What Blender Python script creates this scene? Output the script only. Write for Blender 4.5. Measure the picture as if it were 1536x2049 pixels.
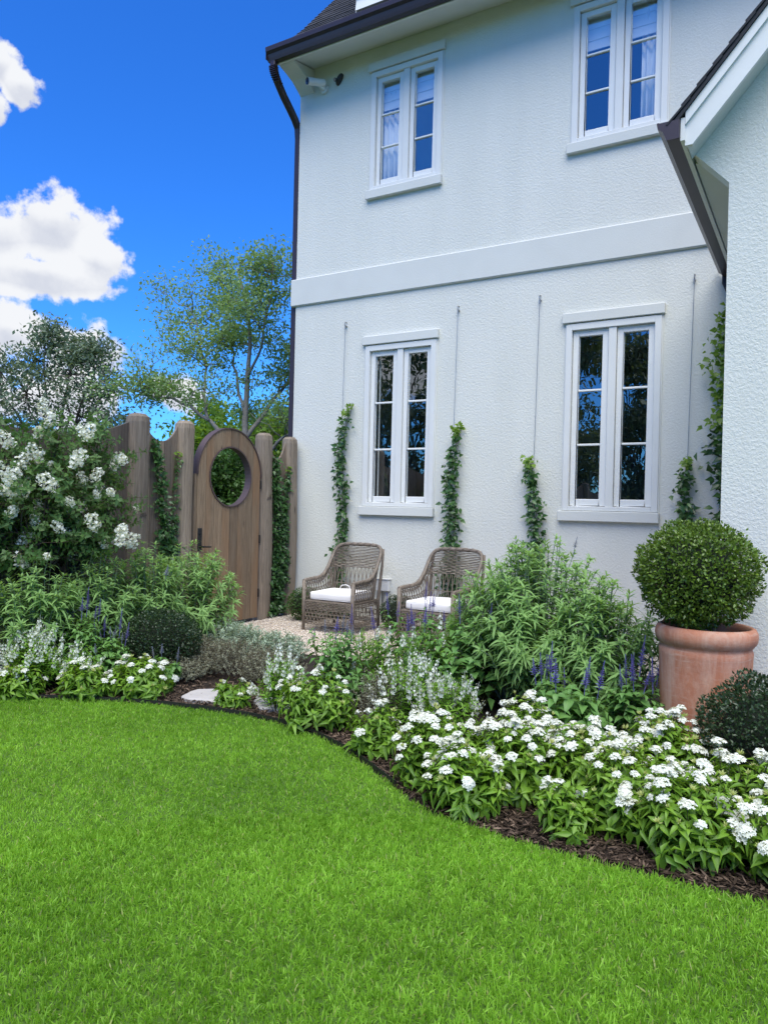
import bpy, bmesh, math, random
import numpy as np
from mathutils import Matrix, Vector

for o in list(bpy.data.objects):
    bpy.data.objects.remove(o)
SC = bpy.context.scene
COL = SC.collection
RNG = np.random.default_rng(7)
random.seed(7)
R = math.radians
PI = math.pi

# ------------------------------------------------------------------ camera
CAM = (6.451, -8.329, 1.5)
YAW, PITCH, ROLL = 0.534385, -0.004428, 0.023804
cd = bpy.data.cameras.new('camera')
cd.sensor_fit = 'VERTICAL'
cd.sensor_height = 36.0
cd.lens = 1482.43 / 2049 * 36
cd.clip_start, cd.clip_end = 0.05, 3000
cam = bpy.data.objects.new('camera', cd)
COL.objects.link(cam)
_f = Vector((-math.sin(YAW) * math.cos(PITCH), math.cos(YAW) * math.cos(PITCH), math.sin(PITCH)))
_r = Vector((math.cos(YAW), math.sin(YAW), 0))
_u = _r.cross(_f)
_r2 = math.cos(ROLL) * _r + math.sin(ROLL) * _u
_u2 = -math.sin(ROLL) * _r + math.cos(ROLL) * _u
cam.matrix_world = Matrix(((_r2.x, _u2.x, -_f.x, CAM[0]), (_r2.y, _u2.y, -_f.y, CAM[1]), (_r2.z, _u2.z, -_f.z, CAM[2]), (0, 0, 0, 1)))
SC.camera = cam

# ------------------------------------------------------------------ exposure, sky, sun
SC.view_settings.view_transform = 'Standard'
SC.view_settings.look = 'None'
EXPO = 1.27
SC.view_settings.exposure = EXPO
SC.view_settings.gamma = 1.0
SC.view_settings.use_curve_mapping = False
SC.render.engine = 'CYCLES'
SC.cycles.max_bounces = 6
SC.cycles.diffuse_bounces = 3
SC.cycles.glossy_bounces = 3
SC.cycles.transmission_bounces = 4
SC.cycles.transparent_max_bounces = 8
SC.cycles.use_denoising = True

SUN_EL, SUN_AZ = R(62), R(155)      # azimuth clockwise from +y: the sun stands behind the camera, veiled by cloud
SKY = 0.12

def build_world():
    w = bpy.data.worlds.new('World'); SC.world = w; w.use_nodes = True
    nt = w.node_tree; N = nt.nodes; L = nt.links; N.clear()
    def nd(t, **k):
        n = N.new(t)
        for a, b in k.items(): setattr(n, a, b)
        return n
    def math_(op, a, b=None, c=None):
        n = nd('ShaderNodeMath', operation=op)
        for i, v in enumerate((a, b, c)):
            if v is None: continue
            if isinstance(v, (int, float)): n.inputs[i].default_value = v
            else: L.new(v, n.inputs[i])
        return n.outputs[0]
    def vmath(op, a, b=None):
        n = nd('ShaderNodeVectorMath', operation=op)
        for i, v in enumerate((a, b)):
            if v is None: continue
            if isinstance(v, tuple): n.inputs[i].default_value = v
            else: L.new(v, n.inputs[i])
        return n.outputs['Value'] if op == 'LENGTH' else n.outputs[0]
    sky = nd('ShaderNodeTexSky', sky_type='NISHITA', sun_disc=False, sun_elevation=SUN_EL, sun_rotation=SUN_AZ,
             altitude=200, air_density=1.0, dust_density=0.35, ozone_density=3.0)
    hsv = nd('ShaderNodeHueSaturation'); hsv.inputs['Saturation'].default_value = 1.2
    L.new(sky.outputs[0], hsv.inputs['Color'])
    tintn = nd('ShaderNodeMix', data_type='RGBA', blend_type='MULTIPLY'); tintn.inputs[0].default_value = 1; tintn.inputs[7].default_value = (.19, .49, .90, 1)
    L.new(hsv.outputs[0], tintn.inputs[6])
    tc = nd('ShaderNodeTexCoord')
    sep = nd('ShaderNodeSeparateXYZ'); L.new(tc.outputs['Generated'], sep.inputs[0])
    az = math_('MULTIPLY', math_('ARCTAN2', sep.outputs[0], sep.outputs[1]), 57.29578)
    el = math_('MULTIPLY', math_('ARCSINE', sep.outputs[2]), 57.29578)
    comb = nd('ShaderNodeCombineXYZ'); L.new(az, comb.inputs[0]); L.new(el, comb.inputs[1])
    V = comb.outputs[0]
    # billows: warp the field with noise
    nz = nd('ShaderNodeTexNoise'); nz.inputs['Scale'].default_value = 9; nz.inputs['Detail'].default_value = 7; nz.inputs['Roughness'].default_value = 0.62
    L.new(tc.outputs['Generated'], nz.inputs['Vector'])
    n2 = nd('ShaderNodeTexNoise'); n2.inputs['Scale'].default_value = 38; n2.inputs['Detail'].default_value = 4; n2.inputs['Roughness'].default_value = 0.55
    L.new(tc.outputs['Generated'], n2.inputs['Vector'])
    # cumulus in view and round the horizon, last row added for fill light: azimuth, elevation, half width, half height
    clouds = [(-55.2, 18.3, 4.3, 3.3), (-58.8, 17.2, 4.0, 2.8), (-52.2, 16.6, 2.5, 2.1), (-56.0, 15.3, 6.5, 1.6), (-62, 17.5, 4, 3.6),
              (-58.9, 27.2, 2.0, 1.4), (-57.3, 26.4, 1.5, 1.2), (-59.2, 24.9, 1.4, 1.4), (-61.5, 26, 2.6, 2.6),
              (-52.0, 10.4, 3.8, 2.9), (-58.0, 11.4, 3.2, 2.1), (-54, 7, 7, 2.6), (-46.5, 8.2, 2.6, 1.6),
              (-84, 15, 9, 4), (-120, 12, 12, 4), (-152, 11, 9, 3), (165, 24, 12, 5), (112, 14, 13, 5), (60, 20, 11, 4), (15, 16, 10, 3),
              (-100, 42, 16, 7), (150, 42, 16, 7), (112, 38, 14, 6), (76, 48, 17, 7), (38, 40, 14, 6), (4, 46, 17, 7), (-128, 62, 26, 8), (96, 68, 34, 8), (168, 64, 26, 7), (-20, 62, 26, 7)]  # unseen high clouds added to give the walls whiter fill light
    f1 = f2 = None
    for (a, e, ra, re) in clouds:
        ma = nd('ShaderNodeVectorMath', operation='MULTIPLY_ADD'); L.new(V, ma.inputs[0]); ma.inputs[1].default_value = (1 / ra, 1 / re, 0); ma.inputs[2].default_value = (-a / ra, -e / re, 0)
        ln = vmath('LENGTH', ma.outputs[0])
        l2 = vmath('LENGTH', vmath('ADD', ma.outputs[0], (0, -.55, 0)))
        f1 = ln if f1 is None else math_('MINIMUM', f1, ln)
        f2 = l2 if f2 is None else math_('MINIMUM', f2, l2)
    warp = math_('ADD', math_('MULTIPLY', math_('SUBTRACT', nz.outputs[0], .5), 1.9), math_('MULTIPLY', math_('SUBTRACT', n2.outputs[0], .5), 1.35))
    dens = math_('SUBTRACT', math_('ADD', 1.0, warp), f1)
    mr = nd('ShaderNodeMapRange', interpolation_type='SMOOTHSTEP')
    L.new(dens, mr.inputs[0]); mr.inputs[1].default_value = 0.0; mr.inputs[2].default_value = 0.34
    # cumulus light and shade painted into the colour: white crowns, greyer undersides
    top = math_('ADD', math_('SUBTRACT', f1, f2), math_('MULTIPLY', warp, .55))
    sh = nd('ShaderNodeMapRange', interpolation_type='SMOOTHSTEP'); L.new(top, sh.inputs[0]); sh.inputs[1].default_value = -.75; sh.inputs[2].default_value = .15
    cc = nd('ShaderNodeMix', data_type='RGBA'); L.new(sh.outputs[0], cc.inputs[0])
    k = .93 / 2 ** EXPO / SKY
    cc.inputs[6].default_value = (.70 * k, .74 * k, .85 * k, 1); cc.inputs[7].default_value = (.98 * k, 1.0 * k, 1.04 * k, 1)
    mx = nd('ShaderNodeMix', data_type='RGBA'); L.new(mr.outputs[0], mx.inputs[0]); L.new(tintn.outputs[2], mx.inputs[6]); L.new(cc.outputs[2], mx.inputs[7])
    bg = nd('ShaderNodeBackground'); bg.inputs[1].default_value = SKY; L.new(mx.outputs[2], bg.inputs[0])
    out = nd('ShaderNodeOutputWorld'); L.new(bg.outputs[0], out.inputs[0])
build_world()

sl = bpy.data.lights.new('sun', 'SUN')
sl.energy = 2.15; sl.angle = R(62); sl.color = (1.0, 0.965, 0.83)
sun = bpy.data.objects.new('sun', sl); COL.objects.link(sun)
_d = Vector((math.sin(SUN_AZ) * math.cos(SUN_EL), math.cos(SUN_AZ) * math.cos(SUN_EL), math.sin(SUN_EL)))
sun.rotation_euler = _d.to_track_quat('Z', 'Y').to_euler()
sun.location = (2, -6, 12)

# ------------------------------------------------------------------ materials
MATS = {}
class NT:
    def __init__(s, name):
        s.m = bpy.data.materials.new(name); s.m.use_nodes = True
        s.t = s.m.node_tree; s.N = s.t.nodes; s.L = s.t.links
        s.b = s.N['Principled BSDF']; MATS[name] = s.m
    def n(s, t, ins=None, **k):
        x = s.N.new(t)
        for a, v in k.items(): setattr(x, a, v)
        for a, v in (ins or {}).items():
            if hasattr(v, 'is_linked') or hasattr(v, 'links'): s.L.new(v, x.inputs[a])
            else: x.inputs[a].default_value = v
        return x
    def ramp(s, fac, stops):
        r = s.n('ShaderNodeValToRGB'); s.L.new(fac, r.inputs[0])
        e = r.color_ramp.elements
        while len(e) < len(stops): e.new(0.5)
        for x, (p, c) in zip(e, stops):
            x.position = p; x.color = (*c, 1) if len(c) == 3 else c
        return r.outputs[0]
    def mix(s, fac, a, b, blend='MIX'):
        x = s.n('ShaderNodeMix', data_type='RGBA', blend_type=blend)
        for i, v in ((0, fac), (6, a), (7, b)):
            if isinstance(v, tuple): x.inputs[i].default_value = (*v, 1) if len(v) == 3 else v
            elif isinstance(v, (int, float)): x.inputs[i].default_value = v
            else: s.L.new(v, x.inputs[i])
        return x.outputs[2]
    def coord(s, scale=(1, 1, 1), kind='Object', obj_random=False):
        tc = s.n('ShaderNodeTexCoord')
        mp = s.n('ShaderNodeMapping'); s.L.new(tc.outputs[kind], mp.inputs[0]); mp.inputs['Scale'].default_value = scale
        if obj_random:
            oi = s.n('ShaderNodeObjectInfo')
            mu = s.n('ShaderNodeMath', operation='MULTIPLY'); s.L.new(oi.outputs['Random'], mu.inputs[0]); mu.inputs[1].default_value = 37.0
            s.L.new(mu.outputs[0], mp.inputs['Location'])
        return mp.outputs[0]
    def noise(s, vec, scale, detail=4, rough=.55, dist=0):
        return s.n('ShaderNodeTexNoise', {'Vector': vec, 'Scale': scale, 'Detail': detail, 'Roughness': rough, 'Distortion': dist}).outputs[0]
    def bump(s, h, strength, dist):
        b = s.n('ShaderNodeBump', {'Strength': strength, 'Distance': dist}); s.L.new(h, b.inputs['Height'])
        s.L.new(b.outputs[0], s.b.inputs['Normal']); return b
    def col(s, c):
        if isinstance(c, tuple): s.b.inputs['Base Color'].default_value = (*c, 1)
        else: s.L.new(c, s.b.inputs['Base Color'])
    def rough(s, r):
        if isinstance(r, (int, float)): s.b.inputs['Roughness'].default_value = r
        else: s.L.new(r, s.b.inputs['Roughness'])

def m_stucco():
    m = NT('stucco'); v = m.coord(kind='Object')
    big = m.noise(v, .7, 2)
    vs = m.coord((2.2, 2.2, .35)); st = m.noise(vs, 1.1, 5, .6)
    m.col(m.mix(.5, m.ramp(big, [(.25, (.66, .668, .615)), (.75, (.73, .73, .675))]), m.ramp(st, [(.3, (.645, .652, .60)), (.6, (.73, .73, .675))]))); m.rough(.85)
    a = m.noise(v, 42, 4, .65, .3); b = m.noise(v, 110, 2, .6)
    r = m.ramp(a, [(.38, (0, 0, 0)), (.68, (1, 1, 1))])
    h = m.mix(.4, r, b)
    m.bump(h, .55, .0075)
def m_trim(name, c, rough=.55, bump=.15):
    m = NT(name); v = m.coord()
    n1 = m.noise(v, 3, 4)
    m.col(m.ramp(n1, [(.3, tuple(x * .95 for x in c)), (.7, c)])); m.rough(rough)
    m.bump(m.noise(v, 60, 3), bump, .003)
def m_wood(name, dark, mid, light, warm=None):
    m = NT(name)
    v = m.coord((7, 7, .42), obj_random=True)
    g = m.noise(v, 4.0, 8, .7, 1.8)
    v2 = m.coord((34, 34, 1.2), obj_random=True); fine = m.noise(v2, 3, 5, .7)
    v3 = m.coord((3, 3, .6), obj_random=True); pat = m.noise(v3, 1.6, 3)
    c = m.ramp(g, [(.33, dark), (.5, mid), (.68, light)])
    c = m.mix(.45, c, m.ramp(fine, [(.3, tuple(x * .55 for x in mid)), (.7, light)]))
    if warm: c = m.mix(m.ramp(pat, [(.45, (0, 0, 0)), (.75, (.8, .8, .8))]), c, warm)
    oi = m.n('ShaderNodeObjectInfo')
    c = m.mix(1.0, c, m.ramp(oi.outputs['Random'], [(0, (.72, .72, .74)), (1, (1.18, 1.14, 1.1))]), 'MULTIPLY')
    # knots
    vk = m.coord((7, 7, 1.7), obj_random=True)
    vo = m.n('ShaderNodeTexVoronoi', {'Vector': vk, 'Scale': 1.0}).outputs['Distance']
    c = m.mix(m.ramp(vo, [(.04, (.85, .85, .85)), (.12, (0, 0, 0))]), c, tuple(x * .3 for x in dark))
    m.col(c); m.rough(.8)
    m.bump(m.mix(.5, g, fine), .7, .006)
def m_glass():
    m = NT('window_glass'); m.N.remove(m.b)
    t = m.n('ShaderNodeBsdfTransparent', {'Color': (.96, .98, .98, 1)})
    v = m.coord((1.2, 1, 2.2)); nz = m.noise(v, 1.7, 1.5)
    bp = m.n('ShaderNodeBump', {'Strength': .06, 'Distance': .02, 'Height': nz})
    g = m.n('ShaderNodeBsdfGlossy', {'Color': (.92, .97, 1, 1), 'Roughness': .0, 'Normal': bp.outputs[0]})
    lw = m.n('ShaderNodeLayerWeight', {'Blend': .5}); p5 = m.n('ShaderNodeMath', operation='POWER'); m.L.new(lw.outputs['Facing'], p5.inputs[0]); p5.inputs[1].default_value = 4
    fr = m.n('ShaderNodeMath', operation='MULTIPLY_ADD'); m.L.new(p5.outputs[0], fr.inputs[0]); fr.inputs[1].default_value = .75; fr.inputs[2].default_value = .24
    x = m.n('ShaderNodeMixShader'); m.L.new(fr.outputs[0], x.inputs[0]); m.L.new(t.outputs[0], x.inputs[1]); m.L.new(g.outputs[0], x.inputs[2])
    m.L.new(x.outputs[0], m.N['Material Output'].inputs[0])
def m_metal(name, c, rough=.4, metallic=0.0):
    m = NT(name); v = m.coord()
    n1 = m.noise(v, 5, 4); m.col(m.ramp(n1, [(.3, tuple(x * .85 for x in c)), (.7, c)])); m.rough(rough); m.b.inputs['Metallic'].default_value = metallic
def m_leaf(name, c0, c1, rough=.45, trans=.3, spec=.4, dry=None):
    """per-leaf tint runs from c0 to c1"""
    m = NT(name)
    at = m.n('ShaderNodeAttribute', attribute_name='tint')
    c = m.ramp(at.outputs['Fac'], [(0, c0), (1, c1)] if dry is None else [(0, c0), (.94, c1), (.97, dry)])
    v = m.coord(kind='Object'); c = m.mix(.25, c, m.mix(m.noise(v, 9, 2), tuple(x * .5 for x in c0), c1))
    m.col(c); m.rough(rough); m.b.inputs['Specular IOR Level'].default_value = spec
    tr = m.n('ShaderNodeBsdfTranslucent'); m.L.new(m.mix(1.0, c, (1.35, 1.25, .6), 'MULTIPLY'), tr.inputs[0])
    x = m.n('ShaderNodeMixShader'); x.inputs[0].default_value = trans
    m.L.new(m.b.outputs[0], x.inputs[1]); m.L.new(tr.outputs[0], x.inputs[2]); m.L.new(x.outputs[0], m.N['Material Output'].inputs[0])
def m_ground(name, stops, scale, rough=.9, bscale=40, bstr=.6, bdist=.02):
    m = NT(name); v = m.coord()
    m.col(m.mix(.5, m.ramp(m.noise(v, scale, 6, .65), stops), m.ramp(m.noise(v, scale * .12, 4), stops))); m.rough(rough)
    m.bump(m.noise(v, bscale, 5, .65), bstr, bdist)
def m_terracotta():
    m = NT('terracotta'); v = m.coord()
    base = m.ramp(m.noise(v, 4, 5, .6), [(.3, (.36, .135, .075)), (.55, (.46, .19, .11)), (.8, (.52, .24, .15))])
    vs = m.coord((1, 1, .25)); salt = m.ramp(m.noise(vs, 9, 8, .7, .6), [(.44, (0, 0, 0)), (.66, (.85, .85, .85))])
    c = m.mix(salt, base, (.55, .35, .26))
    sc = m.coord((3, 3, 26)); c = m.mix(m.ramp(m.noise(sc, 2.2, 6, .7), [(.56, (0, 0, 0)), (.7, (.6, .6, .6))]), c, (.54, .38, .30))
    vd = m.coord((1, 1, .5)); c = m.mix(m.ramp(m.noise(vd, 3.1, 6, .7, .4), [(.5, (0, 0, 0)), (.75, (.55, .55, .55))]), c, (.27, .14, .10))
    m.col(c); m.rough(.85); m.bump(m.noise(v, 45, 4), .3, .006)

m_stucco()
m_trim('trim_white', (.74, .745, .72), .45); m_trim('trim_stucco', (.665, .675, .64), .8, .5); m_trim('sash_white', (.78, .785, .765), .35, .05)
m_trim('fabric_white', (.82, .80, .80), .95, .4); m_trim('curtain', (.84, .86, .85), .95, .2); m_trim('room', (.22, .2, .18), .9)
m_glass()
m_metal('gutter_bronze', (.042, .028, .034), .35); m_metal('iron_black', (.012, .012, .014), .45); m_metal('steel', (.35, .35, .34), .35, .9)
m_metal('rim_metal', (.11, .075, .075), .55, .3); m_metal('plastic_white', (.78, .78, .77), .4); m_metal('lens_black', (.008, .008, .01), .15)
m_metal('plastic_dark', (.03, .028, .03), .45); m_metal('lamp_lens', (.4, .33, .3), .25); m_metal('edging_black', (.012, .013, .012), .6)
m_wood('wood_post', (.085, .064, .045), (.225, .18, .135), (.36, .30, .235))
m_wood('wood_plank', (.085, .062, .045), (.20, .155, .115), (.31, .25, .195))
m_wood('wood_gate', (.085, .056, .033), (.225, .158, .10), (.36, .275, .185), (.26, .145, .072))
m_wood('wood_old', (.045, .035, .028), (.10, .08, .065), (.16, .13, .105))
m_terracotta()

def m_wicker():
    m = NT('wicker'); v = m.coord(obj_random=False)
    m.col(m.mix(.5, m.ramp(m.noise(v, 22, 4), [(.3, (.085, .066, .05)), (.7, (.27, .22, .175))]), m.ramp(m.noise(v, 150, 2), [(.3, (.10, .078, .06)), (.7, (.25, .205, .165))])))
    m.rough(.55); m.bump(m.noise(v, 180, 2), .4, .002)
m_wicker()
def m_shingle():
    m = NT('shingle'); v = m.coord()
    oi = m.n('ShaderNodeObjectInfo')
    c = m.ramp(oi.outputs['Random'], [(0, (.018, .019, .026)), (.5, (.030, .031, .040)), (1, (.046, .045, .052))])
    m.col(m.mix(.35, c, m.ramp(m.noise(v, 120, 3), [(.35, (.012, .012, .016)), (.65, (.06, .06, .066))]))); m.rough(.95)
m_shingle()
m_ground('lawn_soil', [(.3, (.045, .10, .010)), (.7, (.08, .16, .018))], 18)
m_ground('mulch_soil', [(.3, (.010, .007, .005)), (.7, (.045, .028, .019))], 40, bscale=70, bstr=1, bdist=.03)
m_ground('gravel_bed', [(.3, (.46, .38, .32)), (.7, (.68, .60, .52))], 60, bscale=120, bstr=1, bdist=.012)
m_ground('flagstone', [(.3, (.37, .35, .34)), (.7, (.50, .475, .46))], 6, rough=.8, bscale=25, bstr=.4, bdist=.01)
m_ground('bark_grey', [(.3, (.16, .145, .13)), (.7, (.36, .335, .31))], 14, bscale=30, bstr=.8, bdist=.02)
m_ground('bark_dark', [(.3, (.03, .025, .02)), (.7, (.09, .075, .06))], 14, bscale=30, bstr=.8, bdist=.02)
m_ground('far_ground', [(.3, (.03, .05, .015)), (.7, (.06, .09, .03))], 2)
# greens
m_leaf('leaf_sage', (.11, .24, .06), (.34, .55, .19), .6, .4)
m_leaf('leaf_pentas', (.065, .175, .018), (.27, .47, .05), .4, .34)
m_leaf('leaf_angelonia', (.09, .24, .02), (.27, .50, .055), .45, .36)
m_leaf('leaf_salvia', (.085, .21, .05), (.20, .39, .105), .45, .32)
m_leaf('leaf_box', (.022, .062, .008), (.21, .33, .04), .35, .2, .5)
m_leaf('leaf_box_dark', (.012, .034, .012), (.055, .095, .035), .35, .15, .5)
m_leaf('leaf_artemisia', (.20, .28, .19), (.42, .52, .40), .8, .2, .2)
m_leaf('leaf_thyme', (.16, .17, .115), (.34, .35, .25), .8, .2, .2)
m_leaf('leaf_rosemary', (.05, .085, .03), (.13, .18, .07), .5, .2)
m_leaf('leaf_vine', (.022, .075, .022), (.08, .185, .045), .32, .2, .5)
m_leaf('leaf_vine_young', (.10, .22, .03), (.24, .38, .06), .4, .4)
m_leaf('leaf_myrtle', (.055, .135, .035), (.17, .30, .075), .45, .28)
m_leaf('leaf_oak', (.14, .26, .10), (.35, .52, .22), .45, .45)
m_leaf('leaf_liveoak', (.075, .125, .085), (.22, .30, .185), .45, .3)
m_leaf('leaf_hedge', (.07, .17, .022), (.24, .40, .05), .5, .45)
m_leaf('leaf_shrub', (.022, .075, .014), (.09, .19, .035), .45, .25)
m_leaf('grass_blade', (.095, .25, .007), (.47, .80, .11), .5, .52, dry=(.52, .50, .24))
m_leaf('petal_white', (.74, .77, .72), (.88, .90, .87), .6, .25, .2)
m_leaf('petal_cream', (.48, .56, .20), (.72, .75, .36), .6, .3, .2)
m_leaf('petal_blue', (.12, .10, .36), (.30, .27, .72), .6, .25, .2)
m_leaf('petal_greyblue', (.22, .24, .36), (.42, .44, .58), .7, .2, .2)
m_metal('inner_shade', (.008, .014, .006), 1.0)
m_leaf('chip', (.012, .008, .006), (.24, .17, .125), .9, 0, .1)
m_leaf('pebble', (.46, .37, .30), (.80, .73, .65), .85, 0, .2)
m_leaf('twig', (.05, .05, .02), (.12, .14, .05), .7, 0)
m_leaf('twig_brown', (.05, .032, .025), (.13, .09, .07), .8, 0)

# ------------------------------------------------------------------ mesh helpers
def tag(o, label, cat, group=None, kind=None):
    if label: o['label'] = label
    if cat: o['category'] = cat
    if group: o['group'] = group
    if kind: o['kind'] = kind
    return o
def thing(name, label, cat, loc=(0, 0, 0), rz=0, group=None):
    o = bpy.data.objects.new(name, None); COL.objects.link(o); o.location = loc; o.rotation_euler = (0, 0, rz)
    o.empty_display_size = .1
    return tag(o, label, cat, group)
def link(name, me, parent=None, kind=None, loc=None, rot=None, scale=None):
    o = bpy.data.objects.new(name, me); COL.objects.link(o)
    if parent: o.parent = parent
    if kind: o['kind'] = kind
    if loc is not None: o.location = loc
    if rot is not None: o.rotation_euler = rot
    if scale is not None: o.scale = scale
    return o
def struct(o):
    o['kind'] = 'structure'; return o

class MB:
    def __init__(s): s.v = []; s.f = []
    def add(s, vs, fs):
        b = len(s.v); s.v += [tuple(x) for x in vs]; s.f += [tuple(i + b for i in f) for f in fs]; return s
    def box(s, x0, y0, z0, x1, y1, z1):
        return s.add([(x0, y0, z0), (x1, y0, z0), (x1, y1, z0), (x0, y1, z0), (x0, y0, z1), (x1, y0, z1), (x1, y1, z1), (x0, y1, z1)],
                     [(3, 2, 1, 0), (4, 5, 6, 7), (0, 1, 5, 4), (1, 2, 6, 5), (2, 3, 7, 6), (3, 0, 4, 7)])
    def hexa(s, a, b):
        """a, b: two matching 4-point loops"""
        return s.add(list(a) + list(b), [(3, 2, 1, 0), (4, 5, 6, 7), (0, 1, 5, 4), (1, 2, 6, 5), (2, 3, 7, 6), (3, 0, 4, 7)])
    def prism(s, pts, axis, a, b):
        """extrude a 2-D outline (u,v) along an axis; x: (y,z)  y: (x,z)  z: (x,y)"""
        def p(u, v, w): return {'x': (w, u, v), 'y': (u, w, v), 'z': (u, v, w)}[axis]
        n = len(pts)
        return s.add([p(u, v, a) for u, v in pts] + [p(u, v, b) for u, v in pts],
                     [tuple(range(n))[::-1], tuple(range(n, 2 * n))] + [(i, (i + 1) % n, n + (i + 1) % n, n + i) for i in range(n)])
    def tube(s, pts, r, n=6, cap=True, up=None):
        pts = [Vector(p) for p in pts]; k = len(pts)
        rs = r if hasattr(r, '__len__') else [r] * k
        base = len(s.v); prev = None
        for i, p in enumerate(pts):
            t = (pts[min(i + 1, k - 1)] - pts[max(i - 1, 0)]).normalized()
            if prev is None:
                ref = Vector(up) if up else (Vector((0, 0, 1)) if abs(t.z) < .9 else Vector((1, 0, 0)))
                a = t.cross(ref).normalized()
            else:
                a = (prev - t * prev.dot(t)).normalized()
            prev = a; b = t.cross(a)
            for j in range(n):
                th = 2 * PI * j / n + (PI / 4 if n == 4 else 0)
                s.v.append(tuple(p + (a * math.cos(th) + b * math.sin(th)) * rs[i]))
        for i in range(k - 1):
            for j in range(n):
                j2 = (j + 1) % n
                s.f.append((base + i * n + j, base + i * n + j2, base + (i + 1) * n + j2, base + (i + 1) * n + j))
        if cap:
            s.f.append(tuple(base + j for j in range(n))[::-1]); s.f.append(tuple(base + (k - 1) * n + j for j in range(n)))
        return s
    def lathe(s, prof, n=48, c=(0, 0, 0), cap=False):
        base = len(s.v); k = len(prof)
        for r, z in prof:
            for j in range(n):
                a = 2 * PI * j / n; s.v.append((c[0] + r * math.cos(a), c[1] + r * math.sin(a), c[2] + z))
        for i in range(k - 1):
            for j in range(n):
                j2 = (j + 1) % n; s.f.append((base + i * n + j, base + i * n + j2, base + (i + 1) * n + j2, base + (i + 1) * n + j))
        if cap:
            s.f.append(tuple(base + j for j in range(n))[::-1]); s.f.append(tuple(base + (k - 1) * n + j for j in range(n)))
        return s
    def mesh(s, name, mat, smooth=False, bevel=0):
        me = bpy.data.meshes.new(name); me.from_pydata(s.v, [], s.f); me.update()
        bm = bmesh.new(); bm.from_mesh(me)
        if bevel:
            bmesh.ops.remove_doubles(bm, verts=bm.verts, dist=1e-5)
            ed = [e for e in bm.edges if len(e.link_faces) == 2 and e.calc_face_angle(0) > .5]
            bmesh.ops.bevel(bm, geom=ed, offset=bevel, segments=1, affect='EDGES', clamp_overlap=True)
        bmesh.ops.recalc_face_normals(bm, faces=bm.faces)
        bm.to_mesh(me); bm.free()
        if smooth: me.shade_smooth()
        me.materials.append(MATS[mat]); return me
    def obj(s, name, mat, parent=None, smooth=False, bevel=0, kind=None, loc=None):
        return link(name, s.mesh(name, mat, smooth, bevel), parent, kind, loc)

def np_mesh(name, V, F, mat, tint=None, smooth=False):
    """V (n,3); F list of (m,k) index arrays"""
    me = bpy.data.meshes.new(name)
    V = np.ascontiguousarray(V, dtype=np.float32)
    me.vertices.add(len(V)); me.vertices.foreach_set('co', V.ravel())
    loops = np.concatenate([f.ravel() for f in F]).astype(np.int32)
    counts = np.concatenate([np.full(len(f), f.shape[1], np.int32) for f in F])
    starts = np.concatenate([[0], np.cumsum(counts)[:-1]]).astype(np.int32)
    me.loops.add(len(loops)); me.loops.foreach_set('vertex_index', loops)
    me.polygons.add(len(counts)); me.polygons.foreach_set('loop_start', starts)
    if smooth: me.polygons.foreach_set('use_smooth', np.ones(len(counts), bool))
    me.update(calc_edges=True)
    if tint is not None:
        a = me.attributes.new('tint', 'FLOAT', 'POINT'); a.data.foreach_set('value', np.ascontiguousarray(tint, dtype=np.float32))
    mats = mat if isinstance(mat, list) else [mat]
    for x in mats: me.materials.append(MATS[x])
    return me
def nrm(a):
    return a / np.maximum(np.linalg.norm(a, axis=-1, keepdims=True), 1e-9)
def rnd(n): return RNG.random(n)
def rdir(n):
    return nrm(RNG.normal(size=(n, 3)))

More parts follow.
